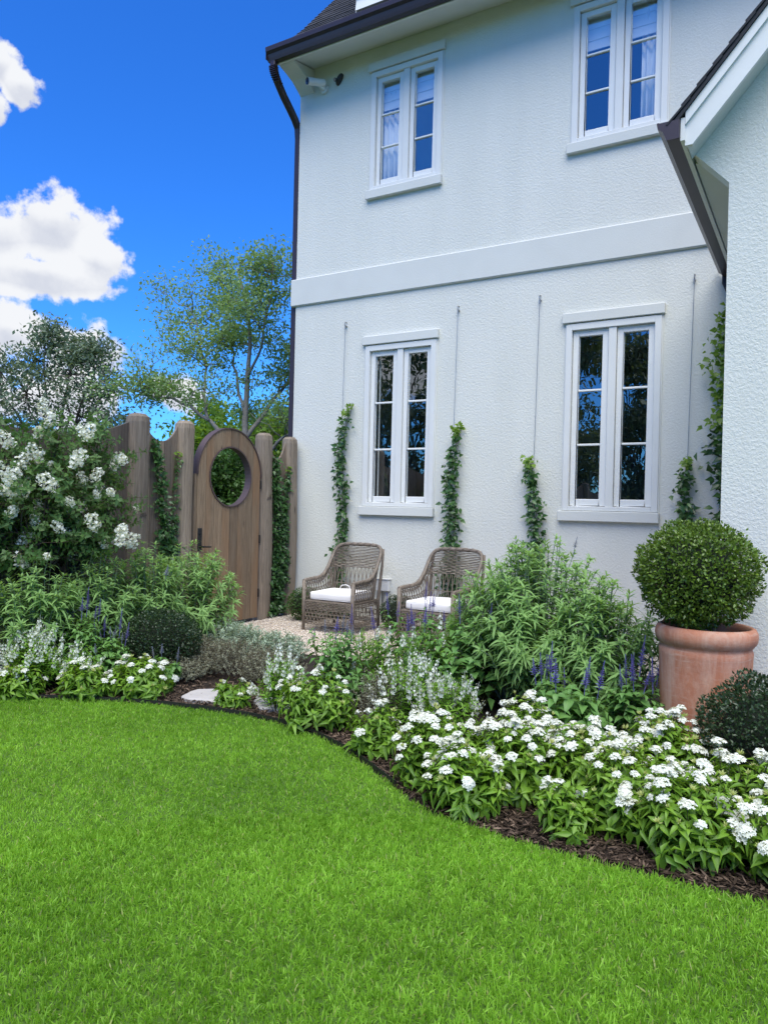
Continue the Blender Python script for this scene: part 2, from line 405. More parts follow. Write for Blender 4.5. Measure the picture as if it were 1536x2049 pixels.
class Leaves:
    """collects leaves as vertex/face arrays"""
    def __init__(s): s.V = []; s.T = []; s.F4 = []; s.F3 = []; s.n = 0; s.ti = []
    def leaf(s, P, A, Nn, L, W, droop=0.1, fold=.15, tint=None, wide=.42):
        """ovate leaf, four triangles, folded on its midrib"""
        k = len(P); A = nrm(A); S = nrm(np.cross(A, Nn)); Nn = np.cross(S, A)
        L = np.broadcast_to(L, (k,))[:, None]; W = np.broadcast_to(W, (k,))[:, None]
        tint = rnd(k) if tint is None else tint
        v0 = P; vm = P + A * L * .5 - Nn * L * droop * .25
        v1 = P + A * L * wide + S * W * .5 + Nn * W * fold; v2 = P + A * L * wide - S * W * .5 + Nn * W * fold
        v3 = P + A * L - Nn * L * droop
        s.V.append(np.stack([v0, v1, v2, v3, vm], 1).reshape(-1, 3))
        b = s.n + np.arange(k)[:, None] * 5
        s.F3.append(np.concatenate([b + np.array([[0, 1, 4]]), b + np.array([[0, 4, 2]]), b + np.array([[1, 3, 4]]), b + np.array([[4, 3, 2]])]))
        s.ti.append(np.repeat(tint, 5)); s.n += 5 * k
    def quad(s, P, A, Nn, L, W, tint=None):
        """small leaf, one kite of two triangles"""
        k = len(P); A = nrm(A); S = nrm(np.cross(A, Nn)); Nn = np.cross(S, A)
        L = np.broadcast_to(L, (k,))[:, None]; W = np.broadcast_to(W, (k,))[:, None]
        tint = rnd(k) if tint is None else tint
        s.V.append(np.stack([P, P + A * L * .5 + S * W * .5 + Nn * W * .12, P + A * L, P + A * L * .5 - S * W * .5 + Nn * W * .12], 1).reshape(-1, 3))
        b = s.n + np.arange(k)[:, None] * 4
        s.F3.append(np.concatenate([b + np.array([[0, 1, 2]]), b + np.array([[0, 2, 3]])]))
        s.ti.append(np.repeat(tint, 4)); s.n += 4 * k
    def blade(s, P, A, Nn, L, W, droop=.5, seg=3, tint=None):
        """long narrow arching leaf"""
        k = len(P); A = nrm(A); S = nrm(np.cross(A, Nn)); Nn = np.cross(S, A)
        L = np.broadcast_to(L, (k,))[:, None]; W = np.broadcast_to(W, (k,))[:, None]; D = np.broadcast_to(droop, (k,))[:, None]
        tint = rnd(k) if tint is None else tint
        prof = [.35, 1.0, .8, .5][:seg] if seg > 2 else [.6, 1.0][:seg]
        down = np.array([[0, 0, -1.0]])
        rows = []
        for i in range(seg):
            t = i / seg; c = P + A * L * t * (1 - .12 * t) + down * L * D * t * t
            rows += [c + S * W * .5 * prof[i], c - S * W * .5 * prof[i]]
        rows.append(P + A * L * .88 + down * L * D)
        m = 2 * seg + 1
        s.V.append(np.stack(rows, 1).reshape(-1, 3)); b = s.n + np.arange(k)[:, None] * m
        for i in range(seg - 1):
            s.F4.append(b + np.array([[2 * i, 2 * i + 2, 2 * i + 3, 2 * i + 1]]))
        s.F3.append(b + np.array([[2 * seg - 2, 2 * seg, 2 * seg - 1]]))
        s.ti.append(np.repeat(tint, m)); s.n += m * k
    def stems(s, Pts, r, tint=.5):
        """Pts (k,m,3): thin three-sided stems"""
        k, m, _ = Pts.shape
        T = nrm(np.gradient(Pts, axis=1)); ref = np.array([.3, .2, .93]); a = nrm(np.cross(T, ref)); b2 = np.cross(T, a)
        r = np.broadcast_to(r, (k, m))[..., None]
        rows = [Pts + (a * math.cos(q) + b2 * math.sin(q)) * r for q in (0, 2.094, 4.189)]
        s.V.append(np.stack(rows, 2).reshape(-1, 3))
        b = s.n + np.arange(k)[:, None] * (m * 3)
        for i in range(m - 1):
            for j in range(3):
                j2 = (j + 1) % 3
                s.F4.append(b + np.array([[i * 3 + j, i * 3 + j2, i * 3 + 3 + j2, i * 3 + 3 + j]]))
        s.ti.append(np.full(k * m * 3, tint)); s.n += k * m * 3
    def mesh(s, name, mat):
        F = [f for f in (np.concatenate(s.F3) if s.F3 else None, np.concatenate(s.F4) if s.F4 else None) if f is not None]
        return np_mesh(name, np.concatenate(s.V), F, mat, np.concatenate(s.ti))
    def obj(s, name, mat, parent=None, kind='stuff'):
        return link(name, s.mesh(name, mat), parent, kind)
# ------------------------------------------------------------------ house
house = thing('house', 'two-storey white stucco house with casement windows and dark gutters', 'house', (0, 0, 0))
EAVE = 7.62
# casing rectangles of the four windows: x0, x1, z0 (sill top), z1 (header bottom)
WINS = [(1.193, 2.237, 1.53, 3.64), (3.889, 4.926, 1.53, 3.64), (1.193, 2.237, 5.70, 7.25), (3.889, 4.926, 5.70, 7.25)]

def wall_with_openings(x0, x1, z0, z1, y0, y1, opens):
    xs = sorted({x0, x1, *[o[0] for o in opens], *[o[1] for o in opens]})
    zs = sorted({z0, z1, *[o[2] for o in opens], *[o[3] for o in opens]})
    m = MB()
    for a, b in zip(xs, xs[1:]):
        for c, d in zip(zs, zs[1:]):
            if any(o[0] <= a and b <= o[1] and o[2] <= c and d <= o[3] for o in opens): continue
            m.add([(a, y0, c), (b, y0, c), (b, y0, d), (a, y0, d)], [(0, 1, 2, 3)])
            m.add([(a, y1, c), (b, y1, c), (b, y1, d), (a, y1, d)], [(3, 2, 1, 0)])
    for a, b, c, d in opens:
        for p in ([(a, c), (b, c)], [(b, c), (b, d)], [(b, d), (a, d)], [(a, d), (a, c)]):
            (u, v), (s, t) = p
            m.add([(u, y0, v), (s, y0, t), (s, y1, t), (u, y1, v)], [(0, 1, 2, 3)])
    for p in ([(x0, z0), (x0, z1)], [(x1, z0), (x1, z1)], [(x0, z1), (x1, z1)]):
        (u, v), (s, t) = p; m.add([(u, y0, v), (s, y0, t), (s, y1, t), (u, y1, v)], [(0, 1, 2, 3)])
    return m
opens = [(a + .035, b - .035, c + .02, d - .03) for a, b, c, d in WINS]
wall_with_openings(0, 12, -.1, EAVE, 0, .25, opens).obj('wall', 'stucco', house)
MB().box(0, .252, -.1, .25, 9, EAVE - .002).box(.252, 8.75, -.1, 11.75, 9, EAVE - .002).box(11.75, .252, -.1, 12, 9, EAVE - .002).obj('wall', 'stucco', house)
MB().box(.25, .26, 4.2, 11.7, 8.7, 4.4).obj('floor_slab', 'room', house)
MB().box(.26, 3.2, 0, 11.6, 3.3, 7.4).obj('inner_wall', 'room', house)
# string course
MB().box(-.075, -.035, 4.313, 5.62, .3, 4.69).obj('string_course', 'trim_stucco', house, bevel=.012)
# gable ends over the side walls
MB().prism([(0.02, EAVE), (.3, 8.3), (4.5, 13.0), (8.7, 8.3), (9, EAVE)], 'x', .02, .2).obj('gable_wall', 'stucco', house)

def make_window(a, b, c, d, upper):
    w = bpy.data.objects.new('window', None); COL.objects.link(w); w.parent = house
    cw = .068                       # casing
    m = MB().box(a, -.030, c, a + cw, .1, d).box(b - cw, -.030, c, b, .1, d).box(a + cw, -.030, d - cw, b - cw, .1, d).box(a + cw, -.028, c, b - cw, .1, c + .05)
    m.obj('casing', 'trim_white', w, bevel=.004)
    # thin outer bead
    MB().box(a - .012, -.012, c, a, .02, d).box(b, -.012, c, b + .012, .02, d).box(a - .012, -.012, d, b + .012, .02, d + .014).obj('bead', 'trim_white', w)
    mid = (a + b) / 2; mw = .085
    MB().box(mid - mw / 2, -.016, c + .05, mid + mw / 2, .09, d - cw).obj('mullion', 'trim_white', w, bevel=.004)
    MB().box(a - .045, -.048, d + .015, b + .03, .03, d + .128).obj('header', 'trim_stucco', w, bevel=.006)
    MB().box(a - .045, -.058, c - .118, b + .02, .03, c - .004).obj('sill', 'trim_stucco', w, bevel=.006)
    for s0, s1 in ((a + cw + .004, mid - mw / 2 - .004), (mid + mw / 2 + .004, b - cw - .004)):
        z0, z1 = c + .056, d - cw - .004; st = .066
        y0, y1 = .012, .062
        sash = bpy.data.objects.new('sash', None)
        MB().box(s0, y0, z0, s0 + st, y1, z1).box(s1 - st, y0, z0, s1, y1, z1).box(s0 + st, y0, z1 - st, s1 - st, y1, z1).box(s0 + st, y0, z0, s1 - st, y1, z0 + st + .01).obj('sash', 'sash_white', w, bevel=.005)
        g0, g1 = z0 + st + .01, z1 - st; hgt = (g1 - g0) / 3
        for i in (1, 2):
            zz = g0 + hgt * i
            MB().box(s0 + st, y0 + .008, zz - .012, s1 - st, y1 - .01, zz + .012).obj('muntin', 'sash_white', w, bevel=.005)
        for i in range(3):
            pm = bpy.data.meshes.new('pane')
            tl = random.uniform(-.0007, .0007)
            pm.from_pydata([(s0 + st - .004, .04, g0 + hgt * i), (s1 - st + .004, .04 + tl, g0 + hgt * i), (s1 - st + .004, .04 + tl, g0 + hgt * (i + 1)), (s0 + st - .004, .04, g0 + hgt * (i + 1))], [], [(0, 1, 2, 3)])
            pm.materials.append(MATS['window_glass']); link('pane', pm, w)
        bpy.data.objects.remove(sash)
    return w
for k, wv in enumerate(WINS): make_window(*wv, upper=k > 1)

# curtains and blinds behind the glass
def curtain(x0, x1, z0, z1, y, label, folds):
    n = folds * 6; m = MB()
    vs = []
    for i in range(n + 1):
        t = i / n; yy = y + .028 * math.sin(t * folds * 2 * PI) + .01 * math.sin(t * 17)
        vs += [(x0 + (x1 - x0) * t, yy, z0), (x0 + (x1 - x0) * t, yy, z1)]
    m.add(vs, [(2 * i, 2 * i + 2, 2 * i + 3, 2 * i + 1) for i in range(n)])
    o = m.obj('curtain', 'curtain', smooth=True); md = o.modifiers.new('thickness', 'SOLIDIFY'); md.thickness = .004
    tag(o, label, 'curtain', 'pale curtains behind the upper windows')
curtain(1.27, 1.66, 5.5, 7.0, .12, 'pale folded curtain hanging in the left casement of the upper window beside the security camera', 5)
curtain(4.62, 4.92, 5.5, 7.3, .12, 'pale curtain with narrow folds in the right casement of the upper window nearest the wing', 4)
curtain(3.90, 4.0, 5.5, 7.3, .12, 'thin pale curtain edge in left casement of the upper window nearest the wing', 2)
for (a, b, lab) in ((1.22, 2.2, 'pale roman blind pulled high in the upper window beside the security camera'), (3.92, 4.9, 'pale roman blind pulled high in the upper window nearest the wing')):
    m = MB()
    for i, (z0, z1, yy) in enumerate(((7.02, 7.27, .10), (6.88, 7.05, .085), (6.76, 6.91, .072))):
        m.hexa([(a, yy, z0), (b, yy, z0), (b, yy + .012, z0), (a, yy + .012, z0)], [(a, yy + .03, z1), (b, yy + .03, z1), (b, yy + .042, z1), (a, yy + .042, z1)])
    tag(m.obj('roman_blind', 'curtain'), lab, 'blind', 'roman blinds')
# slatted blinds in the lower rooms: only their lowered cords and end slats show
for (x, lab) in ((1.32, 'grey blind edge at the left of the lower window behind the wicker chairs'), (3.98, 'thin blind cord inside the lower window nearest the wing')):
    tag(MB().tube([(x, .16, 1.6), (x, .16, 3.5)], .012 if x < 2 else .004, 6).obj('blind_cord', 'curtain'), lab, 'cord')

# cornice: sloping soffit, frieze, end bracket
MB().prism([(-.002, EAVE - .03), (-.50, 7.475), (-.50, 7.53), (-.002, EAVE + .2)], 'x', -.02, 12).obj('soffit', 'trim_stucco', house)
MB().prism([(-.003, EAVE - .05), (-.49, 7.465), (-.46, 7.445), (-.36, 7.425), (-.2, 7.38), (-.06, 7.30), (-.003, 7.26)], 'x', .0, .24).obj('bracket', 'trim_stucco', house)
MB().box(-.03, -.515, 7.455, 12, -.49, 7.56).obj('fascia', 'trim_white', house)
# gutter, K profile, open on top
GP = [(-.52, 7.625), (-.52, 7.465), (-.60, 7.465), (-.612, 7.50), (-.625, 7.545), (-.655, 7.575), (-.66, 7.62), (-.66, 7.632), (-.645, 7.632), (-.642, 7.585), (-.61, 7.545), (-.595, 7.48), (-.535, 7.48), (-.535, 7.625)]
gut = MB().prism(GP, 'x', -.1, 12).box(-.104, -.645, 7.48, -.098, -.52, 7.60).obj('gutter', 'gutter_bronze', house)
dp = MB()
path = [(-.03, -.56, 7.48), (-.03, -.56, 7.40), (-.035, -.53, 7.33), (-.05, -.44, 7.25), (-.06, -.3, 7.14), (-.065, -.14, 7.03), (-.07, -.03, 6.95), (-.072, .05, 6.86), (-.072, .07, 6.7), (-.072, .07, .1)]
dp.tube(path, .058, 4, up=(0, 1, 0))
o = dp.obj('downspout', 'gutter_bronze', house, bevel=.008)
for i in range(9):
    t = i / 8; z = 7.40 - .16 * t; y = -.565 + .10 * t * t
    MB().box(-.078, y - .046, z - .004, .018, y + .046, z + .004).obj('corrugation', 'gutter_bronze', o)

# main roof: bell-cast eave, steep slope, ridge
RP = [(-.58, 7.66), (-.34, 7.84), (-.12, 8.00), (.22, 8.36), (.57, 8.77), (.97, 9.23), (4.5, 13.35)]
roof = MB().prism(RP + [(8.4, 8.8), (9.5, 7.7), (9.5, 7.6), (8.4, 8.6), (4.5, 13.2), (.97, 9.10), (.57, 8.63), (.22, 8.22), (-.12, 7.86), (-.34, 7.72), (-.54, 7.60)], 'x', -.12, 12.1).obj('roof', 'shingle', house)
def roof_at(s):
    """point and tangent at slope length s"""
    for (a, b) in zip(RP, RP[1:]):
        l = math.hypot(b[0] - a[0], b[1] - a[1])
        if s <= l: t = s / l; return (a[0] + (b[0] - a[0]) * t, a[1] + (b[1] - a[1]) * t), ((b[0] - a[0]) / l, (b[1] - a[1]) / l)
        s -= l
    return RP[-1], (0, 1)
sh_me = MB().hexa([(0, -.012, .012), (1, -.012, .012), (1, -.012, .026), (0, -.012, .026)], [(0, .19, .0), (1, .19, .0), (1, .19, .012), (0, .19, .012)]).mesh('shingle', 'shingle')
for r in range(23):
    (y, z), (ty, tz) = roof_at(.01 + r * .125)
    x = -.15 - .13 * (r % 2); k = 0
    while x < 2.4:
        wd = random.choice((.2, .25, .3, .34))
        xa, xb = max(x, -.15), x + wd - .008
        if xb > xa + .03:
            s = link('shingle', sh_me, roof, loc=(xa, y, z + .002 * (k % 2)), rot=(math.atan2(tz, ty) + random.uniform(-.01, .01), 0, 0), scale=(xb - xa, 1, 1))
        x += wd; k += 1
# wall dormer clad in white boards
dm = MB().box(1.15, -.33, 7.9, 3.1, 2.0, 10.6).obj('dormer', 'trim_white', house)
for i in range(14):
    z = 7.9 + i * .16
    MB().hexa([(1.13, -.365, z), (3.12, -.365, z), (3.12, -.33, z), (1.13, -.33, z)], [(1.13, -.342, z + .165), (3.12, -.342, z + .165), (3.12, -.33, z + .165), (1.13, -.33, z + .165)]).obj('siding_board', 'trim_white', dm)
    MB().hexa([(1.11, -.33, z), (1.149, -.33, z), (1.149, 1.2, z), (1.11, 1.2, z)], [(1.135, -.33, z + .165), (1.149, -.33, z + .165), (1.149, 1.2, z + .165), (1.135, 1.2, z + .165)]).obj('siding_board', 'trim_white', dm)
MB().prism([(1.0, 10.55), (2.12, 11.6), (3.25, 10.55), (3.25, 10.65), (2.12, 11.75), (1.0, 10.65)], 'y', -.5, 2.6).obj('dormer_roof', 'shingle', dm)

# ---- projecting wing
WX, WY = 5.87, -3.0
SL = 1.18                                   # rake rise per metre
def wz(x): return 4.02 + (x - 5.63) * SL    # rake board bottom guide
ridge_x = 8.6
MB().prism([(WX, -.1), (WX, 3.70), (5.634, 3.955), (5.634, wz(5.634) + .02), (ridge_x, wz(ridge_x) + .05), (2 * ridge_x - WX, wz(WX) + .05), (2 * ridge_x - WX, -.1)], 'y', WY, WY + .14).obj('wing_wall', 'stucco', house)
MB().box(WX, WY + .142, -.1, WX + .25, -.002, 4.2).box(2 * ridge_x - WX - .25, WY + .142, -.1, 2 * ridge_x - WX, -.002, 4.2).obj('wing_wall', 'stucco', house)
# sloping end bracket under the eave, flat soffit behind it
MB().box(5.64, WY + .142, 3.93, WX - .002, -.002, 3.97).obj('soffit', 'trim_stucco', house)
MB().box(5.605, -3.27, 3.915, 5.632, -.004, 4.06).obj('fascia', 'trim_white', house)
GW = [(5.602, 4.045), (5.602, 3.925), (5.525, 3.925), (5.515, 3.95), (5.50, 3.985), (5.468, 4.01), (5.462, 4.04), (5.462, 4.052), (5.476, 4.052), (5.48, 4.02), (5.512, 3.995), (5.53, 3.94), (5.588, 3.94), (5.588, 4.045)]
gw = MB().prism(GW, 'y', -3.29, -.03).obj('gutter', 'gutter_bronze', house)
MB().prism([(5.602, 4.045), (5.602, 3.925), (5.525, 3.925), (5.50, 3.985), (5.468, 4.01), (5.464, 4.045)], 'y', -3.296, -3.288).obj('end_cap', 'gutter_bronze', gw)
MB().tube([(5.56, -.16, 3.94), (5.56, -.16, 3.86), (5.60, -.16, 3.76), (5.70, -.16, 3.66), (5.80, -.16, 3.55), (5.83, -.16, 3.45), (5.83, -.16, .1)], .055, 4, up=(0, 1, 0)).obj('downspout', 'gutter_bronze', house, bevel=.008)
# rake boards, two steps, and rake soffit; both slopes
def rake(off0, off1, y0, y1, name, mat, x0=5.632, mirror=True, cut=None):
    xe = ridge_x
    prof = [(x0, wz(x0) + off0), (xe, wz(xe) + off0), (xe, wz(xe) + off1), (x0, wz(x0) + off1)]
    if cut is not None: prof = [(x0, cut), (x0 + .045, cut), (xe, wz(xe) + off0), (xe, wz(xe) + off1), (x0, wz(x0) + off1)]
    MB().prism(prof, 'y', y0, y1).obj(name, mat, house)
    MB().prism([(2 * xe - a, b) for a, b in prof], 'y', y0, y1).obj(name, mat, house)
rake(-.19, -.005, -3.255, -3.225, 'rake_board', 'trim_white', cut=3.885)
rake(-.012, .065, -3.275, -3.225, 'rake_moulding', 'trim_white', x0=5.634)
rake(-.13, -.05, -3.224, WY - .002, 'rake_soffit', 'trim_stucco', x0=5.64)
wr = MB().prism([(5.55, wz(5.55) + .068), (ridge_x, wz(ridge_x) + .068), (ridge_x, wz(ridge_x) + .10), (5.55, wz(5.55) + .10)], 'y', -3.29, -.002).obj('wing_roof', 'shingle', house)
MB().prism([(2 * ridge_x - 5.55, wz(5.55) + .068), (ridge_x + .002, wz(ridge_x) + .068), (ridge_x + .002, wz(ridge_x) + .10), (2 * ridge_x - 5.55, wz(5.55) + .10)], 'y', -3.29, -.002).obj('wing_roof', 'shingle', house)
ang = math.atan(SL)
ws_me = MB().hexa([(-.012, 0, .014), (-.012, 1, .014), (-.012, 1, .026), (-.012, 0, .026)], [(.19, 0, .0), (.19, 1, .0), (.19, 1, .012), (.19, 0, .012)]).mesh('shingle', 'shingle')
for r in range(16):
    s = r * .14; x = 5.545 + s * math.cos(ang); z = wz(5.545) + .098 + s * math.sin(ang)
    y = -3.30 + (.0 if r % 2 else -.12)
    while y < -1.9:
        wd = random.choice((.2, .26, .32)); ya = max(y, -3.30)
        if y + wd - ya > .03: link('shingle', ws_me, wr, loc=(x, ya, z), rot=(0, -ang, 0), scale=(1, y + wd - .008 - ya, 1))
        y += wd

# ---- things fixed to the wall
t = thing('security_camera', 'white bullet security camera under the eave beside the dark sensor lamp', 'camera', (.42, 0, 7.25))
MB().tube([(0, -.001, 0), (0, -.035, 0)], .062, 20).obj('mount_plate', 'plastic_white', t, bevel=.006)
MB().tube([(0, -.035, 0), (-.005, -.09, .005), (-.02, -.12, .03)], .03, 14).obj('bracket_arm', 'plastic_white', t, smooth=False)
b = MB().tube([(.03, -.06, .055), (-.10, -.27, .015)], .048, 20).obj('body', 'plastic_white', t, bevel=.004)
MB().tube([(-.098, -.267, .0155), (-.106, -.28, .013)], .045, 20).obj('lens_hood', 'lens_black', b)
MB().tube([(-.104, -.276, .0142), (-.11, -.286, .012)], .016, 14).obj('lens', 'lens_black', b)
t = thing('sensor_lamp', 'dark oval sensor lamp on the white wall beside the security camera', 'lamp', (.67, 0, 7.32)); t.scale = (.68, .8, .62)
m = MB()
for k, (r, y) in enumerate(((1.0, -.001), (1.0, -.03), (.86, -.055), (.5, -.075))): pass
prof = [(1.0, -.001), (1.0, -.03), (.86, -.055), (.5, -.075)]
n = 20
vs = [(r * .075 * math.cos(2 * PI * j / n) * .8 + r * .05 * math.sin(2 * PI * j / n), y, r * .115 * math.sin(2 * PI * j / n)) for r, y in prof for j in range(n)]
m.add(vs, [(i * n + j, i * n + (j + 1) % n, (i + 1) * n + (j + 1) % n, (i + 1) * n + j) for i in range(3) for j in range(n)] + [tuple(range(3 * n, 4 * n))])
m.obj('housing', 'plastic_dark', t, smooth=True)
MB().tube([(-.025, -.06, -.035), (-.04, -.12, -.055)], [.034, .038], 16).obj('lamp_head', 'plastic_dark', t)
MB().tube([(-.0401, -.1205, -.0552), (-.042, -.127, -.0575)], .032, 16).obj('lens', 'lamp_lens', t)
t = thing('utility_box', 'small white utility box low on the wall behind the wicker chairs', 'box', (1.55, 0, .50))
MB().box(-.10, -.06, -.07, .10, -.001, .08).obj('cover', 'plastic_white', t, bevel=.008)
MB().box(-.11, -.07, .081, .11, -.001, .093).obj('lid', 'plastic_white', t, bevel=.004)
MB().tube([(0, -.03, -.07), (0, -.03, -.49)], .012, 8).obj('conduit', 'steel', t)

# cables for the climbers
for x, z, lab in ((.87, 4.0, 'thin steel climbing cable on the wall between corner and lower window'), (2.53, 4.02, 'thin steel climbing cable on the wall right of the first lower window'),
                  (3.57, 4.02, 'thin steel climbing cable on the wall left of the lower window nearest the wing'), (5.24, 4.03, 'thin steel climbing cable on the wall between the last lower window and the wing')):
    t = thing('climbing_cable', lab, 'cable', (x, 0, 0), group='climbing cables on the house wall')
    MB().tube([(-.045, -.035, .35), (0, -.035, z - .08)], .0032, 6).obj('wire', 'steel', t)
    MB().tube([(0, .01, z), (0, -.03, z), (0, -.045, z - .012), (0, -.045, z - .04), (0, -.03, z - .055)], .006, 8).obj('hook', 'steel', t)
    MB().tube([(0, -.035, z - .10), (0, -.035, z - .045)], .008, 8).obj('turnbuckle', 'steel', t)
    MB().tube([(0, .005, z - .055), (0, -.03, z - .055)], .012, 8).obj('anchor', 'steel', t)
# ------------------------------------------------------------------ ground
EDGE = [(-.6, -6.1), (.15, -5.55), (.7, -5.25), (1.18, -4.98), (1.60, -4.72), (1.97, -4.54), (2.35, -4.41), (2.7, -4.33), (3.0, -4.29), (3.28, -4.30), (3.62, -4.37), (3.99, -4.53), (4.26, -4.70), (4.5, -4.86),
        (4.66, -4.97), (4.82, -5.05), (5.02, -5.10), (5.22, -5.13), (5.67, -5.13), (6.06, -5.11), (6.3, -5.10), (7.0, -5.13), (8.5, -5.3), (16, -6.2)]
_ex = np.array([e[0] for e in EDGE]); _ey = np.array([e[1] for e in EDGE])
def edge_y(x): return np.interp(x, _ex, _ey)
def sheet(name, pts, z, mat):
    me = bpy.data.meshes.new(name); bm = bmesh.new()
    f = bm.faces.new([bm.verts.new((x, y, z)) for x, y in pts]); bmesh.ops.triangulate(bm, faces=[f])
    bmesh.ops.recalc_face_normals(bm, faces=bm.faces); bm.to_mesh(me); bm.free(); me.materials.append(MATS[mat])
    if me.polygons[0].normal.z < 0: me.flip_normals()
    return struct(link(name, me))
sheet('ground', [(-400, -400), (400, -400), (400, 400), (-400, 400)], -.012, 'far_ground')
sheet('lawn', [(-.6, -60)] + EDGE + [(60, -8), (60, -60)], .0, 'lawn_soil')
GRAVEL = [(.16, -.01), (5.4, -.01), (5.4, -.9), (4.6, -1.55), (3.6, -1.9), (2.6, -2.15), (1.7, -2.3), (1.1, -2.2), (.5, -1.95), (.16, -1.85)]
sheet('mulch_bed', EDGE[::-1] + [(.0, -5.0), (0, -.0), (8, .0), (16, 0)][0:0] + [(-.6, -.02), (16, -.02)][::1], -.004, 'mulch_soil')
sheet('gravel_patio', GRAVEL, .006, 'gravel_bed')
struct(MB().box(.15, -.0, 0, .151, -.001, .001).obj('ground_edge', 'edging_black')) if False else None
# steel edging along the lawn
m = MB(); pts = EDGE[1:14]
for (a, b) in zip(pts, pts[1:]):
    d = Vector((b[0] - a[0], b[1] - a[1])).normalized(); nn = Vector((-d.y, d.x)) * .004
    m.hexa([(a[0], a[1] + .012, -.05), (b[0], b[1] + .012, -.05), (b[0] + nn.x, b[1] + .012 + nn.y, -.05), (a[0] + nn.x, a[1] + .012 + nn.y, -.05)],
           [(a[0], a[1] + .012, .035), (b[0], b[1] + .012, .035), (b[0] + nn.x, b[1] + .012 + nn.y, .035), (a[0] + nn.x, a[1] + .012 + nn.y, .035)])
tag(m.obj('lawn_edging', 'edging_black'), 'thin black edging strip between the lawn and the flower bed', 'edging')
# stepping stones
def stone(x, y, rx, ry, rz, lab):
    m = MB(); n = 14; rs = [1 + random.uniform(-.14, .14) for _ in range(n)]
    loop = [(rx * r * math.cos(2 * PI * i / n), ry * r * math.sin(2 * PI * i / n)) for i, r in enumerate(rs)]
    m.prism(loop, 'z', -.02, .035)
    o = m.obj('stepping_stone', 'flagstone', bevel=.012); o.location = (x, y, 0); o.rotation_euler = (0, 0, rz)
    tag(o, lab, 'stone', 'stepping stones in the bed')
stone(2.44, -4.05, .26, .17, .5, 'pale flat stepping stone in mulch between two pentas plants')
stone(2.98, -3.96, .20, .16, .2, 'pale flat stepping stone partly under white angelonia beside the lawn')

def pebbles(name, pts, size, mat, flat=.6):
    k = len(pts); base = np.array([(1, 0, 0), (0, 1, 0), (-1, 0, 0), (0, -1, 0), (0, 0, 1), (0, 0, -1)], float)
    F = np.array([(0, 1, 4), (1, 2, 4), (2, 3, 4), (3, 0, 4), (1, 0, 5), (2, 1, 5), (3, 2, 5), (0, 3, 5)])
    a = rnd(k) * 2 * PI; s = size * (.5 + rnd(k)); sx = s * (.7 + .6 * rnd(k)); sz = s * flat * (.6 + .6 * rnd(k))
    B = np.repeat(base[None], k, 0) + RNG.normal(scale=.18, size=(k, 6, 3))
    X = B[..., 0] * sx[:, None]; Yv = B[..., 1] * s[:, None]
    V = np.stack([pts[:, 0, None] + X * np.cos(a)[:, None] - Yv * np.sin(a)[:, None], pts[:, 1, None] + X * np.sin(a)[:, None] + Yv * np.cos(a)[:, None], pts[:, 2, None] + B[..., 2] * sz[:, None]], -1)
    return np_mesh(name, V.reshape(-1, 3), [(np.arange(k)[:, None, None] * 6 + F[None]).reshape(-1, 3)], mat, np.repeat(rnd(k), 6))
def in_poly(P, poly):
    x, y = P[:, 0], P[:, 1]; c = np.zeros(len(P), bool); n = len(poly)
    for i in range(n):
        (x1, y1), (x2, y2) = poly[i], poly[i - 1]
        q = ((y1 > y) != (y2 > y)) & (x < (x2 - x1) * (y - y1) / (y2 - y1 + 1e-12) + x1); c ^= q
    return c
P = np.stack([RNG.uniform(.1, 4, 16000), RNG.uniform(-2.4, 0, 16000)], 1); P = P[in_poly(P, GRAVEL)]
tag(link('gravel', pebbles('gravel', np.column_stack([P, .008 + .004 * rnd(len(P))]), .011, 'pebble')), 'pale pinkish gravel spread in front of the house wall', 'gravel', kind='stuff')
# bark mulch: flat chips
x = RNG.uniform(.2, 9.0, 36000); y = edge_y(x) + .02 + np.abs(RNG.normal(scale=.45, size=len(x))) * np.where(x > 6.3, 1.7, 1.0); x, y = x[y < -3.02], y[y < -3.02]
k = len(x); lv = Leaves(); th = rnd(k) * 2 * PI
A = np.stack([np.cos(th), np.sin(th), RNG.normal(scale=.25, size=k)], 1); Nn = np.stack([RNG.normal(scale=.35, size=k), RNG.normal(scale=.35, size=k), np.ones(k)], 1)
lv.blade(np.stack([x, y, .004 + .022 * rnd(k)], 1), A, Nn, .018 + .04 * rnd(k), .004 + .009 * rnd(k), droop=0.0, seg=2, tint=rnd(k) ** 3.6)
tag(lv.obj('bark_mulch', 'chip'), 'dark shredded bark mulch along the edge of the bed', 'mulch', kind='stuff')

